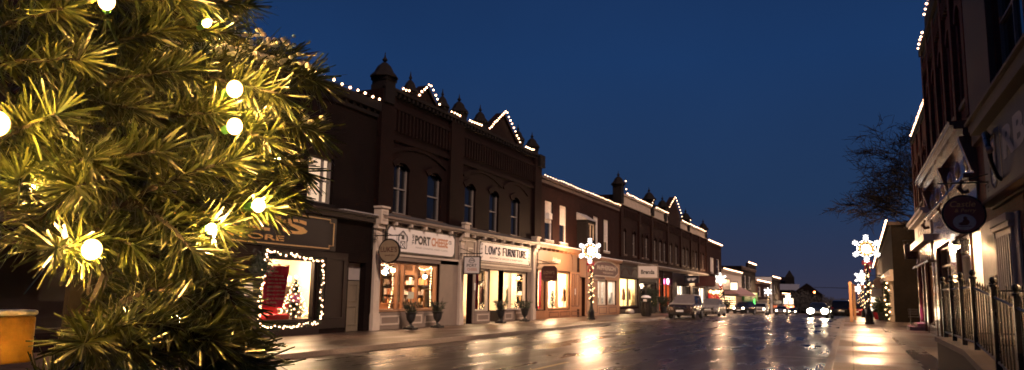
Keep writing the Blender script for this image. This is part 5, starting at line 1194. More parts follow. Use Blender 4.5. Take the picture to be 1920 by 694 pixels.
g = MB(); g.ball((xc+.02, 21.45, p0.z-.1), .045, 8, 6, 1, .2, 1); g.ball((xc+.03, 21.45, p0.z-.2), .08, 8, 6, 1, .12, 1); g.ball((xc-.05, 21.45, p0.z-.24), .06, 8, 6, 1.3, .15, .7); g.box(xc-.14, xc+.15, 21.445, 21.46, p0.z-.31, p0.z-.295); g.build('figure_drawing', M['maroon'], f)

# ---- next shop with the white fascia
W_ = thing('white_fascia_shop', 'dark brick shop with white lettered fascia past the heavy cornice', 'shop building', (XR, 41, SW))
uw = [(38.0, 39.2), (40.5, 41.7), (43.0, 44.2)]
ops = [(a, b, 6.4, 8.7) for a, b in uw]+[(37.6, 40.6, .6, 3.3), (41.2, 42.4, SW, 3.3), (42.8, 45.0, .6, 3.3)]
g = MB(); RS.wall(g, 36.75, 45.4, 0, 10.1, ops, dep=.3)
for a, b in uw: RS.arch_hood(g, a, b, 8.35, .35, .22, -.3, .07)
for y_ in (36.8, 39.6, 42.1, 44.7): RS.box(g, -.1, .07, y_, y_+.6, 5.9, 9.9)
g.build('wall', M['brickR'], W_)
for a, b in uw: RS.sash(W_, a, b, 6.4, 8.7, 'winframe', 'darkglass', sill='stonedark', dep=-.2)
g = MB(); RS.box(g, -.3, .08, 36.75, 45.4, 9.9, 10.1); RS.box(g, -.3, .12, 36.75, 45.42, 10.1, 10.25); g.build('cornice', M['soot'], W_)
g = MB(); RS.box(g, 0, .5, 36.8, 45.5, 5.52, 5.66); RS.box(g, 0, .4, 36.8, 45.5, 5.4, 5.52); RS.box(g, 0, .12, 36.85, 45.35, 4.55, 5.4); RS.box(g, 0, .42, 36.8, 45.4, 4.2, 4.5); g.build('fascia', M['white'], W_, bevel=.01)
g = MB(); put_text(g, 'KARAT', (RS.X(.125), 43.2, 4.72), -Y, Z, 4.4, .5, .03); g.build('lettering', M['ink'], W_)
g = MB(); RS.box(g, 0, .1, 36.8, 45.35, 3.38, 4.2)
for k in range(8): RS.box(g, .1, .15, 37.0+k*1.04, 37.12+k*1.04, 3.4, 4.2)
for y0, y1 in ((36.8, 37.55), (40.65, 41.15), (42.45, 42.75), (45.05, 45.4)): RS.box(g, 0, .1, y0, y1, SW, 3.38)
RS.box(g, 0, .08, 37.55, 40.65, SW, .55); RS.box(g, 0, .08, 42.75, 45.05, SW, .55); RS.box(g, 0, .3, 36.8, 45.4, 3.28, 3.38)
g.build('storefront_panel', cornm, W_, bevel=.008)
RS.shopwin(W_, 37.6, 40.6, .6, 3.26, 'tan'); RS.shopwin(W_, 42.8, 45.0, .6, 3.26, 'tan')
RS.room(W_, 37.4, 45.2, .3, 3.6, 2.5, 'interior2', 'e_dim', 2, lw=.25)
g = MB(); RS.box(g, -.27, -.2, 41.22, 42.38, SW, 3.2); RS.moulding(g, 41.4, 42.2, .4, 1.2, .05, -.2, -.17); RS.moulding(g, 41.4, 42.2, 1.4, 3.0, .05, -.2, -.17); d_ = g.build('door', M['tan'], W_)
g = MB(); RS.box(g, 0, .75, 42.9, 45.2, SW-.02, .32); RS.box(g, 0, .4, 43.1, 45.0, .32, .48); g.build('step', M['concrete'], W_, bevel=.015)
g = MB(); RS.box(g, -.1, -.06, 43.0, 44.8, .65, 1.25); g.build('pink_lit_panel', M['e_pink'], W_)
bulbs_along('roofline_lights', 'short bulb row on the roof edge of the white fascia shop', [[(RS.X(.1), 36.2, 10.36), (RS.X(.1), 44.6, 10.33)]], .46, .055, M['e_bulb'], 'lights along the rooflines')
bulbs_along('roofline_lights', 'stepped bulb rows at the top of the corniced brick shop', [[(RS.X(.23), 33.9, 12.7), (RS.X(.23), 36.6, 12.68)], [(RS.X(.23), 24.8, 13.08), (RS.X(.23), 33.3, 13.06)]], .55, .045, M['e_bulb'], 'lights along the rooflines')
p0 = at_y(1710, 475, 46)
hanging_sign('hanging_sign', 'square black framed sign hung on a bar before the buff wall', 45.2, p0.z+.05, .8, .8, RS, 'rect', 'stonedark', 'black', d_start=-.3, d0=XR-p0.x-.4, text=(), bracket_up=.2, edge_w=.1)

# ---- buff brick building with its blind end wall
S4 = Side(2.75, -1)
N = thing('buff_end_building', 'buff brick building showing its blank end wall beyond the bare tree', 'shop building', (2.75, 75, -.2))
ops = [(60, 66, -.1, 2.6), (68, 74, -.2, 2.5), (77, 84, -.3, 2.4)]
g = MB()
g.add([(2.75, 58, -1), (13, 58, -1), (13, 58, 6.5), (2.75, 58, 6.8)], ((0, 1, 2, 3),))
S4.wall(g, 58.01, 97, -1.5, 5.0, ops, dep=.25, back=10)
g.add([(2.75, 58.01, 5), (2.75, 97, 5), (2.75, 97, 5.02), (2.75, 58.01, 6.8)], ((0, 1, 2, 3),)); g.add([(2.75, 58.01, 6.8), (2.75, 97, 5.02), (13, 97, 5.02), (13, 58.01, 6.5)], ((0, 1, 2, 3),))
g.build('wall', M['brickBuff'], N)
g = MB(); g.add([(2.5, 57.9, 6.78), (13, 57.9, 6.48), (13, 57.9, 6.7), (2.5, 57.9, 7.0), (2.5, 97, 5.0), (2.5, 97, 5.2), (2.9, 97, 5.2), (2.9, 58.2, 7.0), (13, 58.2, 6.7)], ((0, 1, 2, 3), (0, 3, 5, 4), (3, 7, 6, 5), (3, 2, 8, 7))); g.build('coping', M['stonedark'], N)
for a, b, c, d in ops: S4.shopwin(N, a, b, c, d, 'cream', bars_y=((a+b)/2,))
S4.room(N, 59.7, 66.3, -.3, 2.9, 2.6, 'interior', 'e_shop', 2, lw=.6); S4.room(N, 67.7, 84.3, -.5, 2.8, 2.6, 'interior3', 'e_shop', 3, lw=.6)
g = MB(); S4.box(g, 0, .5, 58.2, 96, 2.9, 3.2); S4.box(g, 0, .2, 58.2, 96, 3.2, 3.7); g.build('storefront_cornice', M['cream'], N)
g = MB()
for y_ in (59, 67, 75.5, 85.5): S4.box(g, 0, .35, y_, y_+.5, -.6, 2.9)
g.build('pilaster', M['cream'], N, bevel=.02)
g = MB(); g.box(4.6, 4.9, 57.93, 57.98, 1.9, 2.4); g.build('vent', M['stone'], N)
bulbs_along('roofline_lights', 'receding row of warm bulbs on the buff building roof edge', [[(2.5, 58, 7.15), (2.5, 97, 5.3)]], .75, .07, M['e_bulb'], 'lights along the rooflines')
for i, (px, py, y_, w_, h_, sh, mf, lb) in enumerate(((1654, 531, 68, .95, .95, 'round', 'maroon', 'dark round sign seen small beyond the right street lamp'), (1644, 549, 74, .95, .8, 'rect', 'signwhite', 'white square sign seen small beyond the right street lamp'))):
    p0 = at_y(px, py, y_); hanging_sign('hanging_sign', lb, y_, p0.z, w_, h_, S4, sh, mf, 'black', d_start=-.2, d0=max(.1, 2.75-p0.x-w_/2), text=())
for i, (px, py, y_, w_, h_, lb) in enumerate(((1640, 561, 92, 1.3, .8, 'pale lit sign box far along the right shops'), (1638, 578, 104, 1.4, .8, 'low glowing sign box far along the right shops'))):
    p0 = at_y(px, py, y_); t = thing('lit_sign', lb, 'shop sign', tuple(p0)); g = MB(); g.box(p0.x-w_/2, p0.x+w_/2, y_, y_+.2, p0.z-h_/2, p0.z+h_/2); g.tube([(p0.x, y_+.1, p0.z+h_/2), (2.8, y_+.1, p0.z+h_/2)], .04, 5); g.build('sign_box', M['black'], t)
    g = MB(); a, b = p0.x-w_/2+.06, p0.x+w_/2-.06; g.quad((a, y_-.006, p0.z-h_/2+.06), (b, y_-.006, p0.z-h_/2+.06), (b, y_-.006, p0.z+h_/2-.06), (a, y_-.006, p0.z+h_/2-.06)); g.build('sign_face', M['e_signw'], t)
Fr = far_block('far_right_shop', 'dim far shop past the buff building on the right', 98, 150, 4.2, 'brickA', [], None, x=-40) if False else None
t = thing('far_right_shop', 'dim low shops far beyond the buff building', 'shop building', (2.75, 125, -1))
g = MB(); g.box(2.8, 13, 97.5, 170, -3.5, 3.6); g.build('wall', M['brickA'], t); g = MB(); g.box(2.6, 13, 97.4, 170.1, 3.6, 3.9); g.build('cornice', M['soot'], t)
garland('door_garland', 'greenery with warm lights beside the far right doorway', [(2.35, 59.0, 3.0), (2.3, 59.0, .2)], .28, 500, 16, M['e_wrap'], br=.05)

# ---- ramp wall with iron railing
def zr(y): return .95 if y > 12.8 else .95-.085*(12.8-y)
t = thing('ramp_wall', 'low stone ramp wall beneath the black iron railing', 'low wall', (1.6, 12, SW))
g = MB()
ys = [4, 6, 8, 10, 11.4, 12.8, 14.5, 16.9]
for x0, x1, dz0, dz1 in ((1.5, 1.8, None, -.09), (1.46, 1.84, -.09, 0)):
    if dz0 is None:
        g.mi = 0
    else: g.mi = 1
    for a, b in zip(ys, ys[1:]):
        la, lb = (SW-.05, SW-.05) if dz0 is None else (zr(a)+dz0+.001, zr(b)+dz0+.001)
        vs = [(x0, a, la), (x1, a, la), (x1, b, lb), (x0, b, lb), (x0, a, zr(a)+dz1), (x1, a, zr(a)+dz1), (x1, b, zr(b)+dz1), (x0, b, zr(b)+dz1)]
        fs = [(4, 5, 6, 7), (3, 0, 4, 7), (1, 2, 6, 5)]
        if a == ys[0]: fs.append((0, 1, 5, 4))
        if b == ys[-1]: fs.append((2, 3, 7, 6))
        if dz0 is not None: fs.append((0, 3, 2, 1))
        g.add(vs, fs)
g.mi = 0; g.box(1.81, 3.3, 16.6, 16.88, SW-.05, .86); g.mi = 1; g.box(1.842, 3.34, 16.56, 16.92, .861, .95)
g.build('wall', [M['stonedark'], M['stone']], t)
g = MB()
for a, b in zip(ys, ys[1:]): g.quad((1.8, a, zr(a)-.12), (3.4, a, zr(a)-.12), (3.4, b, zr(b)-.12), (1.8, b, zr(b)-.12))
g.build('ramp_floor', M['concrete'], t)
t = thing('iron_railing', 'black iron railing with ball topped posts along the ramp', 'railing', (1.62, 12, .9))
yp = [4.2, 5.6, 7.0, 8.4, 9.7, 11.1, 12.8, 14.1, 15.4, 16.75]
Hf = 1.0; xf = 1.64
def bot(y): return zr(y)+.1
g = MB()
for a, b in zip(yp, yp[1:]):
    for dz in (.1, .9): g.tube([(xf, a, zr(a)+dz), (xf, b, zr(b)+dz)], .018, 6)
g.tube([(xf, 16.75, zr(17)+.9), (3.3, 16.75, zr(17)+.9)], .018, 6); g.tube([(xf, 16.75, zr(17)+.1), (3.3, 16.75, zr(17)+.1)], .018, 6)
g.build('rail', M['black'], t)
posts = [(xf, y) for y in yp]+[(2.45, 16.75), (3.25, 16.75)]
for x_, y_ in posts:
    g = MB(); z0 = zr(y_); g.box(x_-.035, x_+.035, y_-.035, y_+.035, z0, z0+1.02); g.lathe([(.055, 0), (.055, .03), (.025, .04), (.025, .06)], (x_, y_, z0+1.02), 10); g.ball((x_, y_, z0+1.11), .046, 10, 8); g.build('post', M['black'], t)
pk = []
for a, b in zip(yp, yp[1:]):
    n = int((b-a)/.19)
    for i in range(1, n): y_ = a+(b-a)*i/n; pk.append((xf, y_))
pk += [(xf+.13*k, 16.75) for k in range(1, 13) if abs(xf+.13*k-2.45) > .06]
pk.sort(key=lambda q: -q[1]); 
for x_, y_ in pk[:98]:
    g = MB(); z0 = zr(y_); g.tube([(x_, y_, z0+.08), (x_, y_, z0+.97)], .0135, 6); g.lathe([(.018, 0), (.012, .03), (.002, .07)], (x_, y_, z0+.95), 6); g.build('picket', M['black'], t)

# ---- bench by the buff wall, wooden posts, pots
t = thing('bench', 'dark slatted bench on the right walk before the buff wall', 'bench', (4.0, 54, SW))
bx, by_ = 4.1, 54.0
g = MB()
for k in range(4): g.box(bx-.8, bx+.8, by_-.25+k*.13, by_-.15+k*.13, .56, .6)
g.build('seat', M['blackwood'], t); g = MB()
for k in range(3): g.box(bx-.8, bx+.8, by_+.3+k*.03, by_+.33+k*.03, .7+k*.14, .8+k*.14)
g.build('backrest', M['blackwood'], t)
for sx in (-.7, .7): g = MB(); g.tube([(bx+sx, by_-.22, SW), (bx+sx, by_-.22, .56)], .03, 6); g.tube([(bx+sx, by_+.25, SW), (bx+sx, by_+.25, .6), (bx+sx, by_+.4, 1.1)], .03, 6); g.build('leg', M['black'], t)
for lb, px, y_, hh in (('taller orange lit timber post at the right kerb', 1597, 55.0, 2.5), ('shorter timber post just behind the taller one at the kerb', 1603.5, 62.0, 2.5)):
    p0 = at_y(px, 604, y_); t = thing('wooden_post', lb, 'post', (p0.x, y_, zg(y_)+SW)); x_ = p0.x; z0 = zg(y_)+SW
    g = MB(); g.box(x_-.09, x_+.09, y_-.09, y_+.09, z0, z0+hh); g.build('post', M['postwood'], t, bevel=.015); g = MB(); g.box(x_-.12, x_+.12, y_-.12, y_+.12, z0+hh, z0+hh+.07); g.add([(x_-.12, y_-.12, z0+hh+.07), (x_+.12, y_-.12, z0+hh+.07), (x_+.12, y_+.12, z0+hh+.07), (x_-.12, y_+.12, z0+hh+.07), (x_, y_, z0+hh+.16)], ((0, 1, 4), (1, 2, 4), (2, 3, 4), (3, 0, 4))); g.box(x_-.1, x_+.1, y_-.1, y_+.1, z0+hh*.75, z0+hh*.79); g.build('cap', M['postwood'], t)
    bpy.data.objects[t.name]['label'] = lb

def leafy(g, rnd, c, n, spread, h, l, w_, up=.6):
    for i in range(n):
        a = rnd.uniform(0, 2*PI); rr = spread*math.sqrt(rnd.random()); zz = h*rnd.random()
        p = Vector((c[0]+rr*math.cos(a)*(.4+.6*zz/h), c[1]+rr*math.sin(a)*(.4+.6*zz/h), c[2]+zz)); d = Vector((math.cos(a)+rnd.gauss(0, .5), math.sin(a)+rnd.gauss(0, .5), up+rnd.gauss(0, .5))).normalized(); s2 = d.orthogonal().normalized()*w_
        ll = l*rnd.uniform(.6, 1.4); g.add((p-s2, p+s2, p+d*ll+s2*.3, p+d*ll-s2*.3), ((0, 1, 2, 3),))
def urn_planter(label, x, y, seed):
    z = zg(y)+SW; t = thing('urn_planter', label, 'planter', (x, y, z), 'urn planters before the shop fronts'); rnd = random.Random(seed)
    g = MB(); g.box(x-.24, x+.24, y-.24, y+.24, z, z+.1); g.lathe([(.17, .1), (.17, .14), (.08, .2), (.06, .26), (.1, .32), (.18, .42), (.22, .58), (.23, .68), (.28, .74), (.28, .77), (.22, .77)], (x, y, z), 16); g.build('urn', M['terracotta'], t, smooth=False)
    g = MB()
    for k in range(9):
        a = rnd.uniform(0, 2*PI); g.tube([(x, y, z+.7), (x+.15*math.cos(a), y+.15*math.sin(a), z+1.0), (x+.35*math.cos(a), y+.35*math.sin(a), z+1.2+rnd.uniform(0, .3))], [.012, .008, .004], 4)
    g.build('twigs', M['bark'], t)
    g = MB(); leafy(g, rnd, (x, y, z+.72), 380, .4, .5, .15, .016, .3); g.build('foliage', M['evergreen'], t); return t
_old = urn_planter
def urn_planter(*a):
    o = _old(*a); o.scale = (.86,)*3; return o
urn_planter('dark urn planter with evergreen sprays left of the cheese shop window', LS.X(.7), 25.4, 1)
urn_planter('dark urn planter with evergreen sprays right of the cheese shop window', LS.X(.75), 27.4, 2)
urn_planter('dark urn planter left of the furniture shop door', LS.X(.7), 33.7, 3)
urn_planter('dark urn planter right of the furniture shop door', LS.X(.7), 36.7, 4)
def shrub_pot(label, x, y, h, pot, seed):
    z = zg(y)+SW; t = thing('potted_shrub', label, 'potted plant', (x, y, z)); rnd = random.Random(seed)
    g = MB(); g.lathe([(.24, 0), (.32, .5), (.35, .52), (.35, .58), (.28, .58)], (x, y, z), 14); g.build('pot', M[pot], t)
    g = MB(); leafy(g, rnd, (x, y, z+.5), 500, .5, h-.5, .2, .03, .6); g.build('foliage', M['evergreen'], t)
    g = MB(); g.tube([(x, y, z+.5), (x, y, z+h*.8)], .02, 5); g.build('stem', M['bark'], t)
shrub_pot('tall dark evergreen in a pot beside the litter bin', LS.X(.8), 64.5, 2.0, 'terracotta', 5)
shrub_pot('low dark shrub in a pot right of the dim lit tree window', LS.X(.8), 68.6, 1.4, 'terracotta', 6)
shrub_pot('dark shrub in a pot below the red lit window', LS.X(.8), 107.5, 1.6, 'terracotta', 7)
shrub_pot('dark shrub in a pot by the far right doorway', 2.1, 63.0, 1.6, 'terracotta', 8)
shrub_pot('second dark shrub in a pot beyond the right doorway', 2.0, 70.0, 1.3, 'redcloth', 9)
# litter bin
x_, y_ = -13.35, 53.2; z_ = SW
t = thing('litter_bin', 'dark litter bin with snow on its lid at the left kerb', 'litter bin', (x_, y_, z_))
g = MB(); g.lathe([(.3, 0), (.32, .05), (.32, .95), (.34, .97), (.34, 1.0)], (x_, y_, z_), 18); 
for k in range(18): a = 2*PI*k/18; g.box(x_+.33*math.cos(a)-.015, x_+.33*math.cos(a)+.015, y_+.33*math.sin(a)-.015, y_+.33*math.sin(a)+.015, z_+.08, z_+.92)
g.build('body', M['black'], t)
g = MB(); g.lathe([(.34, 1.25), (.36, 1.28), (.3, 1.36), (.12, 1.42)], (x_, y_, z_), 18)
for k in range(4): a = 2*PI*k/4+.7; g.tube([(x_+.3*math.cos(a), y_+.3*math.sin(a), z_+1.0), (x_+.3*math.cos(a), y_+.3*math.sin(a), z_+1.27)], .02, 5)
g.build('lid', M['black'], t)
g = MB(); g.lathe([(.36, 1.3), (.34, 1.37), (.2, 1.46), (.05, 1.48)], (x_, y_, z_), 18); g.build('snow_cap', M['snow'], t, smooth=True)
g = MB(); g.box(x_-.12, x_+.12, y_-.345, y_-.335, z_+1.05, z_+1.2); g.build('notice', M['white'], t)
# snow covered stone by the steps
t = thing('boulder', 'rough stone with a little snow by the yellow lit window', 'stone', (LS.X(.5), 58.5, SW)); g = MB(); g.ball((LS.X(.5), 58.2, SW+.15), .35, 9, 6, 1.1, 1.4, .7); g.build('rock', M['concrete'], t, smooth=True)

# ---- bare tree behind the right shops
def bare_tree(label, base, seed, h0=4.0):
    rnd = random.Random(seed); t = thing('bare_tree', label, 'tree', base)
    g = MB(); tr = MB(); segs = [0]
    def grow(p, d, l, r_, lev):
        n = 3 if lev < 3 else 2; pts = [p]; q = p.copy(); dd = d.copy()
        for i in range(n):
            dd = (dd+Vector((rnd.gauss(0, .16), rnd.gauss(0, .16), rnd.gauss(0.02, .1)))).normalized(); q = q+dd*l/n; pts.append(q.copy())
        rad = [r_*(1-.45*i/n) for i in range(n+1)]
        (tr if lev == 0 else g).tube(pts, rad, 6 if lev < 2 else 3, cap=False); segs[0] += 1
        if lev >= 7: return
        for i in range(2 if lev == 0 else rnd.choice((2, 3, 3))+(1 if lev > 2 else 0)):
            k = rnd.uniform(.45, 1) if lev else 1
            pp = pts[-1] if lev == 0 or i == 0 else pts[1+int(k*(n-1))]
            ax = dd.orthogonal().normalized(); ax.rotate(Matrix.Rotation(rnd.uniform(0, 2*PI), 3, dd))
            sp_a = rnd.uniform(.35, .8)*(1 if lev < 4 else 1.1)
            nd = (dd*math.cos(sp_a)+ax*math.sin(sp_a)); nd.z = nd.z*.75+(.05 if lev < 3 else -.02); nd.normalize()
            grow(pp, nd, l*rnd.uniform(.62, .84), max(.0165, rad[-1]*rnd.uniform(.6, .85)), lev+1)
    b = Vector(base)
    tr.tube([b, b+Vector((.05, 0, h0*.5)), b+Vector((0, 0, h0))], [.42, .33, .3], 9)
    for k in range(7):
        a = 2*PI*k/7+.2; grow(b+Vector((0, 0, h0*rnd.uniform(.75, 1))), Vector((math.cos(a)*1.0, math.sin(a)*.7, .62)).normalized(), 3.4, .2, 1)
    grow(b+Vector((0, 0, h0)), Vector((0, .1, 1)), 2.1, .22, 1)
    tr.build('trunk', M['treebark'], t, smooth=True); g.build('crown', M['treebark'], t)
bare_tree('wide bare winter tree behind the right hand shops', (6.6, 53, SW), 12, 4.9)
# dark far trees
def dark_tree(label, x, y, h, r_, seed):
    rnd = random.Random(seed); z = zg(min(y, 300))-.3; t = thing('far_tree', label, 'tree', (x, y, z), 'far dark trees at the end of the street')
    g = MB(); g.tube([(x, y, z), (x, y, z+h*.7)], [.3, .08], 6); g.build('trunk', M['bark'], t); g = MB()
    for i in range(520):
        u_ = Vector((rnd.gauss(0, 1), rnd.gauss(0, 1), rnd.gauss(0, 1))).normalized()*(rnd.random()**.4); c = Vector((x+u_.x*r_, y+u_.y*r_, z+h*.58+u_.z*h*.42)); d = Vector((rnd.gauss(0, 1), rnd.gauss(0, 1), rnd.gauss(.5, 1))).normalized(); s2 = d.orthogonal().normalized()*.12; l = rnd.uniform(.5, 1.2)
        g.add((c-s2, c+s2, c+d*l+s2*.2, c+d*l-s2*.2), ((0, 1, 2, 3),))
    g.build('crown', M['bark'], t)
for i, (px, y_, h, r_) in enumerate(((1500, 245, 7.5, 4), (1516, 255, 7, 4.5), (1532, 270, 7, 4.5), (1548, 285, 6.5, 4.5), (1484, 250, 6, 4), (1562, 295, 6, 4.5), (1578, 300, 6, 4), (1592, 320, 6, 4.5))):
    p0 = at_y(px, 580, y_); dark_tree('far dark tree %s at the end of the street' % ('beside the gabled house', 'left of the red light', 'under the red light', 'right of the red light', 'behind the low far shop', 'behind the bright headlights', 'behind the dark parked car', 'behind the timber posts')[i], p0.x, y_, h, r_, 40+i)

# ================================================================== STREET LAMPS WITH SNOWFLAKES
lx, ly = -14.2, 43.3
lamp0 = thing('street_lamp', 'black street lamp shining among the left shop fronts with glowing snowflake', 'street lamp', (lx, ly, SW), 'street lamps along both walks')
g = MB(); g.lathe([(.24, 0), (.24, .08), (.2, .12), (.19, .5), (.15, .56), (.13, .62), (.11, .75), (.085, .85)], (lx, ly, SW), 12); g.build('base', M['black'], lamp0)
g = MB(); g.lathe([(.08, .8), (.065, 3.55), (.1, 3.6), (.07, 3.66), (.12, 3.74), (.15, 3.8), (.15, 3.86)], (lx, ly, SW), 10); g.build('pole', M['black'], lamp0)
g = MB(); g.ball((lx, ly, SW+4.07), .22, 14, 10, 1, 1, 1.05); g.build('globe', M['e_lamp'], lamp0, smooth=True)
g = MB(); g.lathe([(.16, 4.27), (.12, 4.34), (.03, 4.4), (.02, 4.52)], (lx, ly, SW), 10); g.build('finial', M['black'], lamp0)
fl0 = thing('snowflake_light', 'glowing white snowflake on the nearest left street lamp', 'light decoration', (lx, ly, SW+4.07), 'snowflake lights on the street lamps')
g = MB(); yk = ly-.3; zc = SW+4.07; c = Vector((lx, yk, zc))
V2 = lambda a, r_: Vector((math.sin(a)*r_, 0, math.cos(a)*r_))
for k in range(6):
    a = k*PI/3
    g.tube([c+V2(a, .36), c+V2(a, .76)], .026, 5)
    for r_, l in ((.48, .17), (.62, .15)):
        for s_ in (-1, 1): p = c+V2(a, r_); g.tube([p, p+V2(a+s_*.85, l)], .021, 5)
    b = a+PI/6; g.tube([c+V2(b, .36), c+V2(b, .47)], .016, 5)
    for s_ in (-1, 1): g.tube([c+V2(b, .42), c+V2(b+s_*.3, .48)], .014, 5)
g.build('light_tube', M['e_flake'], fl0)
g = MB(); q = [c+V2(2*PI*k/28, .345) for k in range(29)]; g.tube(q, .03, 5); g.build('ring', emit('amber lit ring', (1, .45, .12), 2.2), fl0)
g = MB()
for r_ in (.3, .27): g.tube([c+V2(2*PI*k/24, r_) for k in range(25)], .012, 4)
for s_ in (-1, 1): g.tube([c+Vector((s_*.3, 0, -.1)), Vector((lx+s_*.05, ly, zc-.35))], .015, 4)
g.build('frame', M['black'], fl0)
pts = []
for i in range(60): a = i*.62; pts.append((lx+.12*math.cos(a), ly+.12*math.sin(a), SW+.95+2.5*i/59))
gl0 = garland('lamp_garland', 'lit evergreen garland spiralling up the nearest left street lamp', pts, .1, 1100, 46, M['e_wrap'], jit=1.2, br=.029, cat='garland', group='garlands wound round the street lamps', seed=8)
bw0 = thing('ribbon_bow', 'red ribbon bow tied below the globe of the nearest left lamp', 'bow', (lx, ly, SW+3.3), 'bows on the street lamps')
g = MB()
zb = SW+3.3
for s_ in (-1, 1):
    g.add([(lx, ly-.16, zb), (lx+s_*.22, ly-.2, zb+.14), (lx+s_*.26, ly-.18, zb-.02), (lx+s_*.2, ly-.2, zb-.12)], ((0, 1, 2, 3),)); g.add([(lx, ly-.17, zb), (lx+s_*.05, ly-.19, zb), (lx+s_*.2, ly-.18, zb-.5), (lx+s_*.1, ly-.18, zb-.5)], ((0, 1, 2, 3),))
g.build('loops', M['redpaint'], bw0); g = MB(); g.ball((lx, ly-.17, zb), .055, 7, 5); g.build('knot', M['redpaint'], bw0)
spots = [(-14.2, 93, 1.0, 'second left street lamp before the mauve awning'), (-14.2, 150, 1.0, 'third left street lamp far down the walk'), (-14.2, 200, 1.0, 'farthest left street lamp'),
         (1.0, 51.4, 1.13, 'nearest right street lamp by the timber posts'), (1.2, 90, 1.05, 'second right street lamp hidden behind the first'), (1.2, 132, 1.05, 'farthest right street lamp')]
for x_, y_, s_, lb in spots:
    z_ = zg(y_)+SW; off = Vector((x_, y_, z_))
    for o, dz, nm in ((lamp0, 0, 'black pole and glowing globe of the '), (fl0, 4.07, 'white glowing snowflake of the '), (gl0, .95, 'lit garland round the '), (bw0, 3.3, 'red bow on the ')):
        if y_ > 140 and o is bw0: continue
        rel = Vector(o.location)-Vector((lx, ly, SW))
        dup(o, off+rel*s_, nm+lb, 0, s_)

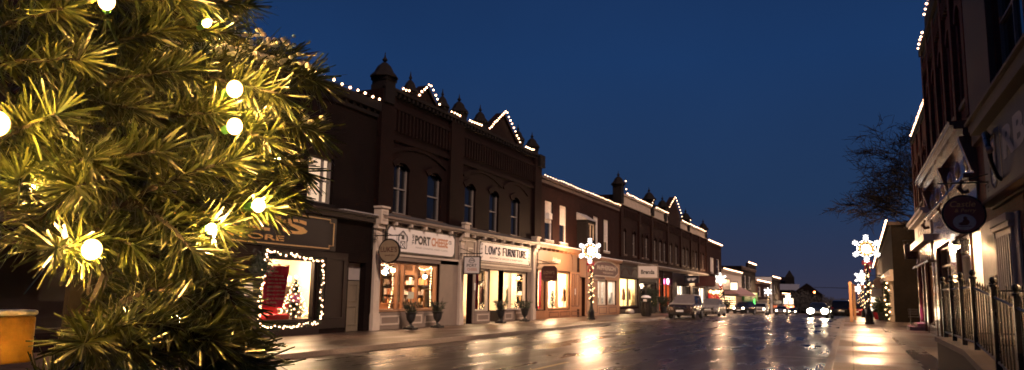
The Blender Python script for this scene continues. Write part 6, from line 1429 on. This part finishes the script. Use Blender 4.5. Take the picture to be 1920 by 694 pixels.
# ================================================================== VEHICLES
def make_car(name, label, kind, paint, snow=False, lit=False, tail=False, sp=.35):
    suv = kind == 'suv'
    L_, W_2, H_ = (4.5, .91, 1.68) if suv else (4.55, .88, 1.46)
    t = thing(name, label, 'car', (0, 0, 0)); belt = 1.08 if suv else .95
    g = MB()
    if suv: st = [(-2.25, .74, .38, .78), (-2.2, .82, .28, .93), (-2.05, .88, .24, 1.0), (-1.25, .91, .24, 1.07), (-.4, .91, .24, 1.1), (1.0, .91, .24, 1.12), (2.0, .89, .27, 1.1), (2.2, .85, .3, 1.02), (2.25, .78, .42, .9)]
    else: st = [(-2.28, .7, .34, .62), (-2.22, .78, .22, .72), (-2.05, .85, .2, .79), (-1.1, .88, .2, .93), (-.3, .88, .2, .96), (1.1, .88, .2, .98), (1.95, .86, .23, 1.0), (2.2, .82, .28, .96), (2.27, .74, .4, .85)]
    rings = []
    for y, w_, zb, zt in st:
        h = [(.8*w_, zb), (.97*w_, zb+.1), (w_, zb+(zt-zb)*.45), (.985*w_, zt-.1), (.93*w_, zt-.02), (.6*w_, zt+.02)]
        rings.append([(x, y, z) for x, z in h]+[(-x, y, z) for x, z in reversed(h)])
    n = 12; vs = [p for r_ in rings for p in r_]; fs = []
    for i in range(len(st)-1):
        for k in range(n): fs.append((i*n+k, i*n+(k+1) % n, (i+1)*n+(k+1) % n, (i+1)*n+k))
    fs += [tuple(range(n)), tuple(reversed(range((len(st)-1)*n, len(st)*n)))]
    g.add(vs, fs); body = g.build('body', paint, t, smooth=True)
    if suv: A0, A1, B1, B0, zr_ = (-.95, .83), (-.15, .64), (1.75, .64), (2.12, .8), 1.64
    else: A0, A1, B1, B0, zr_ = (-1.0, .8), (-.05, .6), (1.0, .58), (1.85, .76), 1.43
    def P(q, z, s_): return (q[1]*s_, q[0], z)
    zb = belt-.02
    g = MB(); b4 = [P(A0, zb, -1), P(A0, zb, 1), P(B0, zb, 1), P(B0, zb, -1)]; t4 = [P(A1, zr_-.03, -1), P(A1, zr_-.03, 1), P(B1, zr_-.03, 1), P(B1, zr_-.03, -1)]
    g.add(b4+t4, ((0, 1, 5, 4), (1, 2, 6, 5), (2, 3, 7, 6), (3, 0, 4, 7), (4, 5, 6, 7))); g.build('windows', M['carglass'], t)
    g = MB(); rf = []
    for y, w_, z in ((A1[0]-.06, A1[1]*.9, zr_-.04), (A1[0]+.05, A1[1]+.02, zr_), ((A1[0]+B1[0])/2, A1[1]+.03, zr_+.04), (B1[0]-.05, B1[1]+.02, zr_), (B1[0]+.1, B1[1]*.95, zr_-.05)): rf.append([(-w_, y, z-.05), (-w_*.9, y, z), (w_*.9, y, z), (w_, y, z-.05)])
    vs = [p for r_ in rf for p in r_]; g.add(vs, [(i*4+k, i*4+k+1, i*4+k+5, i*4+k+4) for i in range(4) for k in range(3)])
    for s_ in (-1, 1):
        for a, b in ((A0, A1), (B0, B1)): g.tube([P(a, zb, s_), P((b[0], b[1]+.01), zr_-.03, s_)], .04, 5)
        ym = (A1[0]+B1[0])/2+.05; g.tube([(.86*W_2*s_+.05*s_, ym, zb), ((A1[1]+.02)*s_, ym, zr_-.03)], .035, 5)
    g.build('roof', paint, t, smooth=True)
    for sx in (-1, 1):
        for y in (-1.38, 1.35):
            R0 = .34 if suv else .31; xw = W_2-.1
            g = MB(); n = 20; pr = [(R0*.6, -.11), (R0*.94, -.11), (R0, -.07), (R0, .07), (R0*.94, .11), (R0*.6, .11)]
            vs = [(sx*(xw)+w_*sx, y+r_*math.cos(2*PI*q/n), R0+r_*math.sin(2*PI*q/n)) for r_, w_ in pr for q in range(n)]
            g.add(vs, [(i*n+q, i*n+(q+1) % n, (i+1)*n+(q+1) % n, (i+1)*n+q) for i in range(5) for q in range(n)]); wh = g.build('wheel', M['rubber'], t)
            g = MB(); g.add([(sx*(xw+.09), y+.62*R0*math.cos(2*PI*q/n), R0+.62*R0*math.sin(2*PI*q/n)) for q in range(n)]+[(sx*(xw+.06), y, R0)], [(q, (q+1) % n, n) for q in range(n)])
            for q in range(5): a = 2*PI*q/5; g.tube([(sx*(xw+.1), y, R0), (sx*(xw+.1), y+.6*R0*math.cos(a), R0+.6*R0*math.sin(a))], .03, 4)
            g.build('rim', M['rim'], wh)
            g = MB(); g.tube([(sx*(W_2+.0), y+(R0+.07)*math.cos(a), R0+(R0+.07)*math.sin(a)) for a in [PI*i/12 for i in range(13)]], .04, 5); g.build('wheel_arch', M['rubber'] if suv else paint, t)
    zh = .82 if suv else .66
    for sx in (-1, 1):
        g = MB(); g.add([(sx*.45, st[1][0]-.06, zh-.06), (sx*.8, st[2][0]-.05, zh-.04), (sx*.86, st[2][0]+.25, zh+.1), (sx*.5, st[1][0]+.0, zh+.09), (sx*.45, st[1][0]+.2, zh-.06), (sx*.7, st[2][0]+.3, zh)], ((0, 1, 2, 3), (0, 4, 5, 1), (3, 2, 5, 4))); hl = g.build('headlight', M['headglass'], t)
        if lit:
            g = MB(); g.ball((sx*.6, st[1][0]-.04, zh), .24 if lit == M['e_head'] else .1, 10, 7, 1.3, .5, 1); g.build('lamp', lit, hl, smooth=True)
        ze = .9 if suv else .82
        g = MB(); g.box(sx*.6, sx*.84, st[-2][0]-.12, st[-2][0]+.03, ze-.14, ze+.12); g.build('tail_light', M['e_tail'] if tail else M['tailglass'], t, bevel=.02)
        g = MB(); g.ball((sx*(W_2+.1), A0[0]+.3, belt+.06), .1, 8, 6, 1.1, .6, .8); g.tube([(sx*(W_2-.08), A0[0]+.32, belt), (sx*(W_2+.05), A0[0]+.3, belt+.03)], .025, 5); g.build('mirror', paint, t, smooth=True)
        g = MB(); g.ball((sx*.62, st[1][0]-.02, .42), .06, 8, 5, 1, .4, 1); g.build('fog_light', M['headglass'], t)
        for y in (-.1, .9): g = MB(); g.box(sx*(W_2-.005), sx*(W_2+.025), y, y+.16, belt-.16, belt-.13); g.build('handle', M['chrome'], t)
    yf = st[0][0]
    g = MB(); g.box(-.46, .46, yf-.03, yf+.08, zh-.11, zh+.04); 
    g.build('grille', M['black'], t, bevel=.02)
    g = MB(); g.tube([(-.48, yf-.035, zh+.05), (0, yf-.06, zh+.03), (.48, yf-.035, zh+.05)], .018, 5); g.tube([(-.46, yf-.03, zh-.1), (0, yf-.055, zh-.12), (.46, yf-.03, zh-.1)], .014, 5); g.ball((0, yf-.06, zh), .05, 8, 5, 1.4, .3, .8); g.build('chrome_trim', M['chrome'], t)
    g = MB(); g.box(-.7, .7, yf+.0, yf+.1, .3, .5); g.build('bumper', M['rubber'], t, bevel=.03)
    g = MB(); g.box(-.25, .25, yf-.045, yf-.03, .5, .63); g.build('licence_plate', M['plate'], t); g = MB(); yb = st[-1][0]; g.box(-.25, .25, yb+.02, yb+.03, .65, .78); g.build('licence_plate', M['plate'], t)
    if snow:
        g = MB(); rnd = random.Random(3)
        def sheet(rows, th):
            m = len(rows[0]); o = [[(p[0], p[1], p[2]+th*rnd.uniform(.8, 1.2)) for p in r_] for r_ in rows]; vs = [p for r_ in o for p in r_]
            g.add(vs, [(i*m+k, i*m+k+1, (i+1)*m+k+1, (i+1)*m+k) for i in range(len(o)-1) for k in range(m-1)])
            edge = [(0, k) for k in range(m)]+[(i, m-1) for i in range(1, len(o))]+[(len(o)-1, k) for k in range(m-2, -1, -1)]+[(i, 0) for i in range(len(o)-2, -1, -1)]
            for (a, b), (c_, d_) in zip(edge, edge[1:]):
                p, q = o[a][b], o[c_][d_]; p0, q0 = rows[a][b], rows[c_][d_]
                g.quad(p, q, (q0[0], q0[1], q0[2]-.01), (p0[0], p0[1], p0[2]-.01))
        ks = (-1, -.6, -.2, .2, .6, 1)
        nsn = [0]
        def fin():
            nsn[0] += 1
            o = g.build('snow', M[('snowcar', 'snowscreen', 'snowcar')[nsn[0]-1]], t, smooth=True); g.v, g.f, g.m = [], [], []
        sheet([[(k*w_*.93, y, zt+.02*(1-abs(k))) for k in ks] for y, w_, zb_, zt in st[2:4]]+[[(k*A0[1]*.95, A0[0]-.02, zb+.02) for k in ks]], .03); fin()
        sheet([[(k*(A0[1]*.97*(1-f)+A1[1]*.97*f), A0[0]*(1-f)+A1[0]*f, zb*(1-f)+(zr_-.02)*f+.01) for k in ks] for f in (0, .5, 1)], .045); fin()
        sheet([[(k*A1[1]*.97, y, zr_+.03-(.03 if abs(k) == 1 else 0)) for k in ks] for y in (A1[0], .5, 1.2 if suv else .8, B1[0])], .05); fin()
    return t
def place(t, x, y, rz=0): t.location = (x, y, zg(y)+.004); t.rotation_euler = (math.atan(-(zg(y+2)-zg(y-2))/4)*-1*math.cos(rz), 0, rz)
pa_dark = mat('dark bronze car paint', (.05, .035, .03), .25, metal=.4, var=.1, coat=.6)
pa_silver = mat('silver car paint', (.3, .28, .28), .28, metal=.5, var=.1, coat=.6)
pa_black = mat('black car paint', (.012, .012, .014), .22, metal=.2, var=.1, coat=.7)
pa_white = mat('white car paint', (.6, .56, .5), .3, var=.06, coat=.6)
pa_red = mat('dark red car paint', (.16, .015, .02), .25, metal=.2, var=.1, coat=.7)
c = make_car('parked_car', 'dark crossover parked at the left kerb, snow on its bonnet and windscreen', 'suv', pa_dark, snow=True); place(c, -10.95, 55.4)
c = make_car('parked_car', 'silver saloon parked behind the snowy crossover', 'sedan', pa_silver, snow=True); place(c, -10.9, 66.5)
p0 = at_y(1396, 590, 103); c = make_car('car', 'black crossover with lit headlights before the tall brick shop', 'suv', pa_black, lit=M['e_headdim']); place(c, p0.x, 103, R(-12))
p0 = at_y(1427, 590, 112); c = make_car('car', 'white crossover with lit headlights beside the black one', 'suv', pa_white, lit=M['e_headdim']); place(c, p0.x, 112)
p0 = at_y(1466, 590, 128); c = make_car('car', 'grey saloon with lit headlights before the far lit sign', 'sedan', pa_silver, lit=M['e_headdim']); place(c, p0.x, 128)
p0 = at_y(1487, 590, 170); c = make_car('car', 'small far car with bright headlights in the middle of the street', 'sedan', pa_black, lit=M['e_headdim']); place(c, p0.x, 170)
p0 = at_y(1535, 590, 79); c = make_car('car', 'oncoming dark car with glaring headlights', 'sedan', pa_black, lit=M['e_head']); place(c, p0.x, 79)
p0 = at_y(1580, 590, 74); c = make_car('parked_car', 'dark van like car parked at the right kerb with its tail to the viewer', 'suv', pa_black); place(c, p0.x-.1, 76, PI)
p0 = at_y(1612, 590, 92); c = make_car('parked_car', 'dark red car parked beyond the timber posts', 'suv', pa_red, tail=True); place(c, min(p0.x, -.4)+.9, 97, PI)
# traffic signal hanging over the far crossing
p0 = at_y(1527, 548, 150)
t = thing('traffic_light', 'traffic signal glowing red on its mast far down the street', 'traffic light', (p0.x+9, 150, zg(150)))
x_, z_ = p0.x, p0.z
g = MB(); g.tube([(1.6, 150.3, zg(150)), (1.6, 150.3, z_+1.0)], .1, 8); g.tube([(1.6, 150.3, z_+.8), (x_, 150.3, z_+.9)], [.07, .04], 6); g.build('mast', M['black'], t)
g = MB(); g.box(x_-.22, x_+.22, 150, 150.3, z_-1.0, z_+.35); g.build('signal_box', M['black'], t, bevel=.03)
for k in range(3):
    g = MB(); g.lathe([(.16, 0), (.1, .04), (.01, .05)], (0, 0, 0), 12); vv = g.v; g.v = [(x_+a, 149.995-c_, z_+b-.4*k) for a, b, c_ in vv]; g.build('lens', M['e_red'] if k == 0 else M['black'], t)

# ================================================================== THE BIG CHRISTMAS TREE NEXT TO THE CAMERA
tp = at_depth(190, 350, 1.02); TX, TY = tp.x, tp.y
T = thing('christmas_tree', 'large tinsel needled christmas tree filling the left of the view', 'christmas tree', (TX, TY, 0))
g = MB(); g.tube([(TX, TY, .0), (TX, TY, 1.3), (TX, TY, 2.6)], [.045, .035, .015], 10); g.build('trunk', M['bark'], T)
g = MB(); g.lathe([(.3, 0), (.32, .3), (.34, .32), (.3, .34)], (TX, TY, .0), 16); g.build('stand', M['terracotta'], T)
rndT = random.Random(77)
def needle_branch(p0, p1, sag, dens, ln, spread=1.0, seed=0, tipburst=True, w_=.00092, root=None, nm='needle'):
    rnd = random.Random(seed); p0, p1 = Vector(p0), Vector(p1); L_ = (p1-p0).length
    side = (p1-p0).cross(Z).normalized()
    mid = p0.lerp(p1, .5)+Vector((0, 0, sag))+side*rnd.uniform(-.02, .02)
    def B(t): return p0*(1-t)**2+mid*2*t*(1-t)+p1*t*t
    def T_(t): return ((mid-p0)*(1-t)+(p1-mid)*t).normalized()
    g = MB(); g.mi = 1; g.tube(([root] if root else [])+[B(i/10) for i in range(11)], ([.006] if root else [])+[.004*(1-.6*i/10) for i in range(11)], 5); g.mi = 0
    def needle(c, d, l, w2):
        bend = Vector((rnd.gauss(0, .12), rnd.gauss(0, .12), rnd.gauss(-.1, .1)))
        m = c+d*l*.5; e = c+d*l+bend*l*.55
        s2 = d.cross(Vector((rnd.gauss(0, 1), rnd.gauss(0, 1), rnd.gauss(0, 1)))).normalized()*w2
        g.add((c-s2*.8, c+s2*.8, m+bend*l*.16+s2, m+bend*l*.16-s2, e+s2*.7, e-s2*.7), ((0, 1, 2, 3), (3, 2, 4, 5)))
    n = int(L_*dens)
    for i in range(n):
        t = rnd.random()**.85
        
        c = B(t) if (root is None or rnd.random() > .14) else root.lerp(B(0), rnd.uniform(.3, 1)); ax = T_(t); e1 = ax.orthogonal().normalized(); e2 = ax.cross(e1); a = rnd.uniform(0, 2*PI); th = rnd.uniform(.45, 1.15)*spread
        d = ax*math.cos(th)+(e1*math.cos(a)+e2*math.sin(a))*math.sin(th)
        needle(c, d, ln*rnd.uniform(.7, 1.2), w_*rnd.uniform(.8, 1.25))
    if tipburst:
        for i in range(int(14*dens/2200)):
            ax = T_(1); e1 = ax.orthogonal().normalized(); e2 = ax.cross(e1); a = rnd.uniform(0, 2*PI); th = rnd.uniform(.1, .8)
            needle(B(1), ax*math.cos(th)+(e1*math.cos(a)+e2*math.sin(a))*math.sin(th), ln*rnd.uniform(.7, 1.15), w_)
    g.build('branch', [M[nm], M['bark']], T)
    return B, L_
# (start on the trunk as picture height, tip px, tip py, tip depth, sag, density, needle length)
BR = [
 (210,112,.88, 592,152,.82, .03, 3400, .034), (180,140,.82, 525,178,.75, .02, 2900, .036), (240,95,.9, 545,108,.86, .02, 2700, .033), (60,30,.84, 462,10,.84, .02, 2600, .034),
 (120,70,.86, 425,62,.86, .01, 2400, .034), (60,-20,.8, 330,-5,.76, .01, 2300, .036), (250,235,.84, 588,246,.82, .03, 3000, .034), (280,295,.82, 566,322,.84, .03, 2900, .034),
 (330,330,.78, 545,364,.82, .02, 2700, .034), (300,250,.78, 500,262,.72, .02, 2600, .035), (230,425,.76, 500,392,.72, .03, 2600, .034), (200,405,.72, 440,302,.7, .01, 2300, .036),
 (180,470,.72, 415,428,.69, .02, 2400, .035), (230,470,.72, 446,588,.66, .06, 3700, .04), (200,510,.68, 392,535,.68, .04, 3200, .038), (240,560,.68, 462,660,.66, .05, 3500, .04),
 (200,620,.64, 470,700,.64, .04, 3200, .04), (-40,360,.72, 165,300,.64, .02, 2600, .038), (-40,290,.7, 105,215,.64, .0, 2400, .038), (150,420,.7, 35,335,.63, .0, 2200, .036),
 (220,360,.7, 70,415,.63, .02, 2200, .036), (190,440,.72, 105,466,.58, .0, 2300, .036), (250,600,.74, 157,645,.57, .0, 2300, .036), (220,310,.76, 140,350,.62, .0, 2200, .038),
 (100,185,.8, 335,132,.74, .0, 2400, .036), (80,125,.8, 300,60,.76, .0, 2300, .036), (0,205,.76, 250,205,.71, .02, 2400, .037), (150,245,.78, 400,212,.72, .01, 2500, .036),
 (-40,130,.74, 150,112,.69, .0, 2300, .038), (-40,60,.76, 120,15,.7, .0, 2300, .038), (60,740,.66, 250,655,.62, .02, 2500, .038), (230,730,.64, 400,640,.63, .03, 2800, .038),
 (330,740,.62, 478,700,.65, .03, 2800, .038), (120,330,.7, 300,285,.69, .01, 2300, .036), (250,380,.7, 360,470,.66, .01, 2200, .035), (120,400,.7, 250,460,.66, .0, 2000, .034), (-60,480,.7, 30,700,.64, .0, 0, .036),
]
tips = []
for i, (px0, py0, d0, px, py, dp, sag, dens, ln) in enumerate(BR):
    p0 = at_depth(px0, py0, d0); tip = at_depth(px, py, dp)
    if not dens: continue
    tips.append(needle_branch(p0, tip, sag, dens, ln, seed=100+i, root=Vector((TX, TY, p0.z-.05)))[0])
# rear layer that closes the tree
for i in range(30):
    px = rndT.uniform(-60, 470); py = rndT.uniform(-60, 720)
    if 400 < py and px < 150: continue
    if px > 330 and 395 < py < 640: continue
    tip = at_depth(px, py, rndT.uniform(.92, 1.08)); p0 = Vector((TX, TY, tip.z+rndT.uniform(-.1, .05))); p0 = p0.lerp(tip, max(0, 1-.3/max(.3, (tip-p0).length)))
    needle_branch(p0, tip, .02, 2000, .04, seed=300+i, nm='needle_shade')
# unseen back half, so that the tree is whole from the side
for i in range(8):
    a = rndT.uniform(PI*.5, PI*1.5); z_ = rndT.uniform(.8, 2.3); p0 = Vector((TX, TY, z_)); needle_branch(p0, p0+Vector((math.cos(a)*.4, math.sin(a)*.4, -.02)), .02, 900, .042, seed=500+i)
# snow lying on the upper branches
g = MB(); rs = random.Random(9)
for bi, n, t0 in ((0, 170, .2), (2, 90, .2), (7, 40, .5), (6, 40, .5)):
    B = tips[bi]
    for i in range(n):
        c = B(rs.uniform(t0, 1.0))+Vector((rs.gauss(0, .007), rs.gauss(0, .007), .007+abs(rs.gauss(0, .006)))); r_ = rs.uniform(.0012, .0045)
        g.ball(tuple(c), r_, 6, 4, rs.uniform(.8, 1.5), rs.uniform(.8, 1.5), rs.uniform(.5, .9))
g.build('snow', M['snow'], T, smooth=True)
# its light string
LT = thing('string_lights', 'warm white lights wound through the large near christmas tree', 'string lights', (TX, TY, 2.2))
bl = [(440, 167, .72, .0115), (440, 237, .68, .0105), (485, 385, .7, .0092), (397, 429, .68, .0072), (172, 468, .6, .0115), (-6, 232, .6, .014), (200, 3, .66, .0105), (389, 43, .84, .0065), (58, 350, .66, .0065), (411, 70, .95, .005),
      (100, -30, .66, .01), (-70, 610, .84, .011), (-45, 530, .9, .009), (330, 600, .8, .009), (520, 300, .93, .007)]  # extra bulbs added to light needles and rail board
wp = []
for px, py, dp, r_ in bl:
    c = at_depth(px, py, dp)
    if px > -30: wp.append(c)
    r_ *= .7
    g = MB(); g.ball(tuple(c), r_, 12, 9, 1, 1, 1.1); b_ = g.build('bulb', M['e_tree'], LT, smooth=True)
    g = MB(); d = (Vector((TX, TY, c.z))-c).normalized(); g.tube([c+d*r_*.8, c+d*(r_+.016)], [.005, .004], 7); g.build('socket', M['greenpaint'], b_)
order = sorted(wp, key=lambda q: q.z); g = MB()
for a, b in zip(order, order[1:]):
    ax = Vector((TX, TY, 0)); ia = a+(Vector((TX, TY, a.z))-a)*.12; ib = b+(Vector((TX, TY, b.z))-b)*.12; m = (ia+ib)/2; m = m+(Vector((TX, TY, m.z))-m)*.35
    g.tube([ia+(m-ia)*.5*k for k in range(3)][:2]+[m, ib+(m-ib)*.5, ib], .0014, 4)
g.build('wire', mat('dark green wire', (.01, .03, .012), .5), LT)
# board with snow behind the tree
pa, pb = at_depth(-90, 588, 1.0), at_depth(72, 582, 1.12); pc = at_depth(70, 668, 1.12)
t = thing('wooden_railing', 'yellow lit wooden rail board with snow on its top edge left of the tree', 'railing', (pa.x, pa.y, 0))
hh = pb.z-pc.z; dv = Vector((pb.x-pa.x, pb.y-pa.y, 0)).normalized(); nv = Vector((-dv.y, dv.x, 0)); zt = pb.z-.008
A_, B_ = Vector((pa.x, pa.y, 0))-dv*.5, Vector((pb.x, pb.y, 0))
def bar(g, a, b, th, z0, z1): 
    q = [a, b, b+nv*th, a+nv*th]; g.add([(p.x, p.y, z0) for p in q]+[(p.x, p.y, z1) for p in q], ((0, 1, 2, 3), (4, 5, 6, 7), (0, 1, 5, 4), (1, 2, 6, 5), (2, 3, 7, 6), (3, 0, 4, 7)))
g = MB(); bar(g, A_, B_, .035, zt-hh, zt); g.build('rail', M['yellowwood'], t, bevel=.004)
g = MB(); bar(g, A_+dv*.15+nv*.036, A_+dv*.25+nv*.036, .08, 0, zt-.02); bar(g, B_-dv*.12+nv*.036, B_-dv*.02+nv*.036, .08, 0, zt-.02); g.build('post', M['yellowwood'], t, bevel=.004)
g = MB(); bar(g, A_-dv*.002-nv*.001, B_+dv*.002-nv*.001, .037, zt+.0005, zt+.009); g.build('snow_cap', M['snow'], t, bevel=.004)

# ================================================================== render settings
scene.render.engine = 'CYCLES'
cy = scene.cycles
cy.use_denoising = True
try: cy.denoiser = 'OPENIMAGEDENOISE'
except Exception: pass
cy.sample_clamp_indirect = 4.0; cy.sample_clamp_direct = 0.0
cy.max_bounces = 7; cy.diffuse_bounces = 3; cy.glossy_bounces = 3; cy.transparent_max_bounces = 12
cy.use_light_tree = True; cy.caustics_reflective = False; cy.caustics_refractive = False
scene.view_settings.view_transform = 'Standard'; scene.view_settings.look = 'None'; scene.view_settings.exposure = 0; scene.view_settings.gamma = 1
